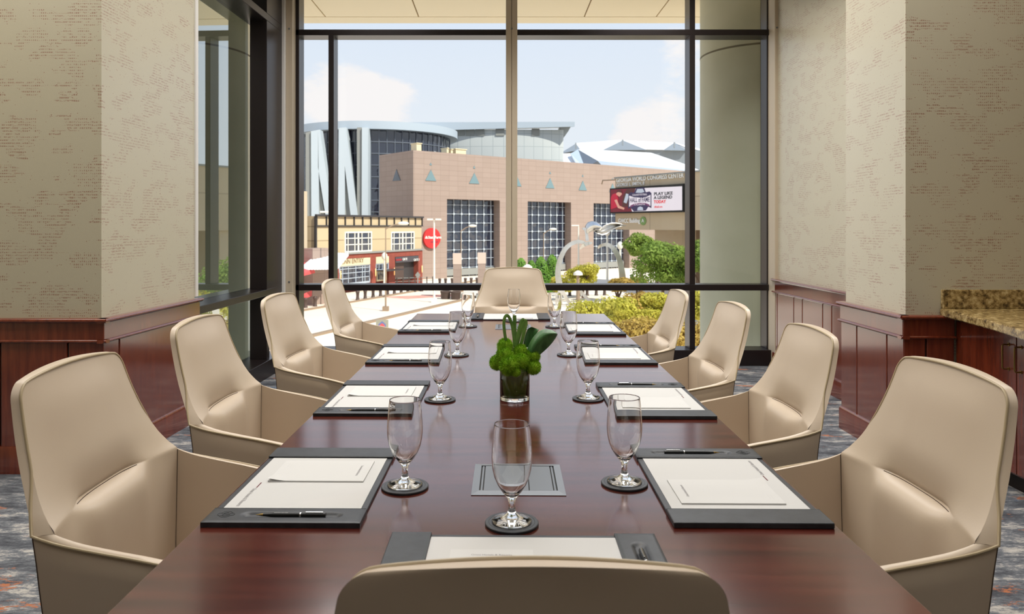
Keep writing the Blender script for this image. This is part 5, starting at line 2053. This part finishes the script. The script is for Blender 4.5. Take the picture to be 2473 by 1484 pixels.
def tleaf(name, a, b2):
    m = noise_mat(name, [a, b2], 1.1, 0.6, (1, 1, 1), 4, 0.25)
    t = m.node_tree
    o = t.nodes['Material Output']
    b = t.nodes['Principled BSDF']
    tl_ = nn(t, 'ShaderNodeBsdfTranslucent')
    t.links.new(b.inputs['Base Color'].links[0].from_socket, tl_.inputs[0])
    mx_ = nn(t, 'ShaderNodeMixShader')
    mx_.inputs[0].default_value = 0.4
    t.links.new(b.outputs[0], mx_.inputs[1])
    t.links.new(tl_.outputs[0], mx_.inputs[2])
    t.links.new(mx_.outputs[0], o.inputs[0])
    return m


M['trunk'] = mat('tree_bark', C(104, 82, 66), 0.9)
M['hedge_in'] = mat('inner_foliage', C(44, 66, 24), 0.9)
LG = tleaf('leaf_green', C(94, 126, 38), C(160, 180, 84))
LY = tleaf('leaf_yellow_green', C(176, 172, 52), C(226, 214, 100))
LO = tleaf('leaf_olive_orange', C(176, 144, 60), C(212, 184, 98))
LH = tleaf('leaf_hedge', C(94, 140, 44), C(146, 188, 84))
T = [
    ('leafy_tree', 'large full green tree under the big screen', 1600, 566, 52, 82, LG, 4200, .17, 1.0),
    ('leafy_tree', 'smaller green tree behind the large one, left of it', 1548, 556, 61, 44, LG, 2200, .18, 1.0),
    ('leafy_tree', 'green tree cut by the dark mullion beside the round column', 1700, 568, 50, 62, LG, 2600, .17, 1.0),
    ('leafy_tree', 'rounded yellow-green tree inside the steel ring', 1408, 630, 66, 46, LY, 2600, .17, .95),
    ('leafy_tree', 'low yellow-green tree left of the steel ring', 1352, 661, 64, 34, LY, 1500, .17, .9),
    ('leafy_tree', 'small olive shrub tree under the right foot of the ring', 1492, 668, 56, 30, LO, 1300, .16, .8),
    ('leafy_tree', 'small olive shrub tree between ring and large green tree', 1538, 664, 56, 30, LO, 1300, .16, .8),
    ('leafy_tree', 'bright yellow-green tree behind the far goblets', 1428, 716, 39, 88, LY, 3400, .14, .62),
    ('leafy_tree', 'yellow-green tree just below the window rail at the ring', 1512, 722, 36, 66, LY, 2800, .13, .62),
    ('leafy_tree', 'olive-brown tree left of the far right chair, upper one', 1548, 703, 44, 60, LO, 2600, .15, .62),
    ('leafy_tree', 'yellow-green tree left of the far right chair', 1602, 704, 36, 66, LY, 3000, .13, .7),
    ('leafy_tree', 'yellow-green tree right of the far right chair', 1700, 690, 35, 72, LY, 3000, .13, .75),
    ('leafy_tree', 'olive-brown tree seen over the far right corner of the table', 1545, 770, 27, 108, LO, 4200, .11, .62),
    ('leafy_tree', 'yellow-olive tree behind the arm of the far right chair', 1690, 775, 26, 90, LO, 2800, .11, .7),
    ('leafy_tree', 'green tree beyond the round column', 1800, 590, 48, 80, LG, 1800, .18, 1.0),
    ('leafy_tree', 'yellow tree beyond the round column', 1880, 690, 40, 90, LY, 1800, .16, .8),
    ('leafy_tree', 'olive tree beyond the round column', 1850, 770, 28, 120, LO, 1800, .14, .7),
]
for k, (nm, lb, px, py, Y, hw, m_, n, lf, tl2) in enumerate(T):
    tree(nm, lb, px, py, Y, hw, m_, n, lf, tl2, seed=k)
for k, (px, py, hw) in enumerate(((1258, 624, 25), (1283, 630, 21), (1306, 621, 24), (1333, 616, 24))):
    tree('conical_shrub', 'clipped green conical shrub behind the far chair, number %s from the left' % ('one', 'two', 'three', 'four')[k], px, py, 70 + k * .8, hw, LH, 1500, .13, 1.0, True, seed=50 + k, group='clipped shrubs before the hall')
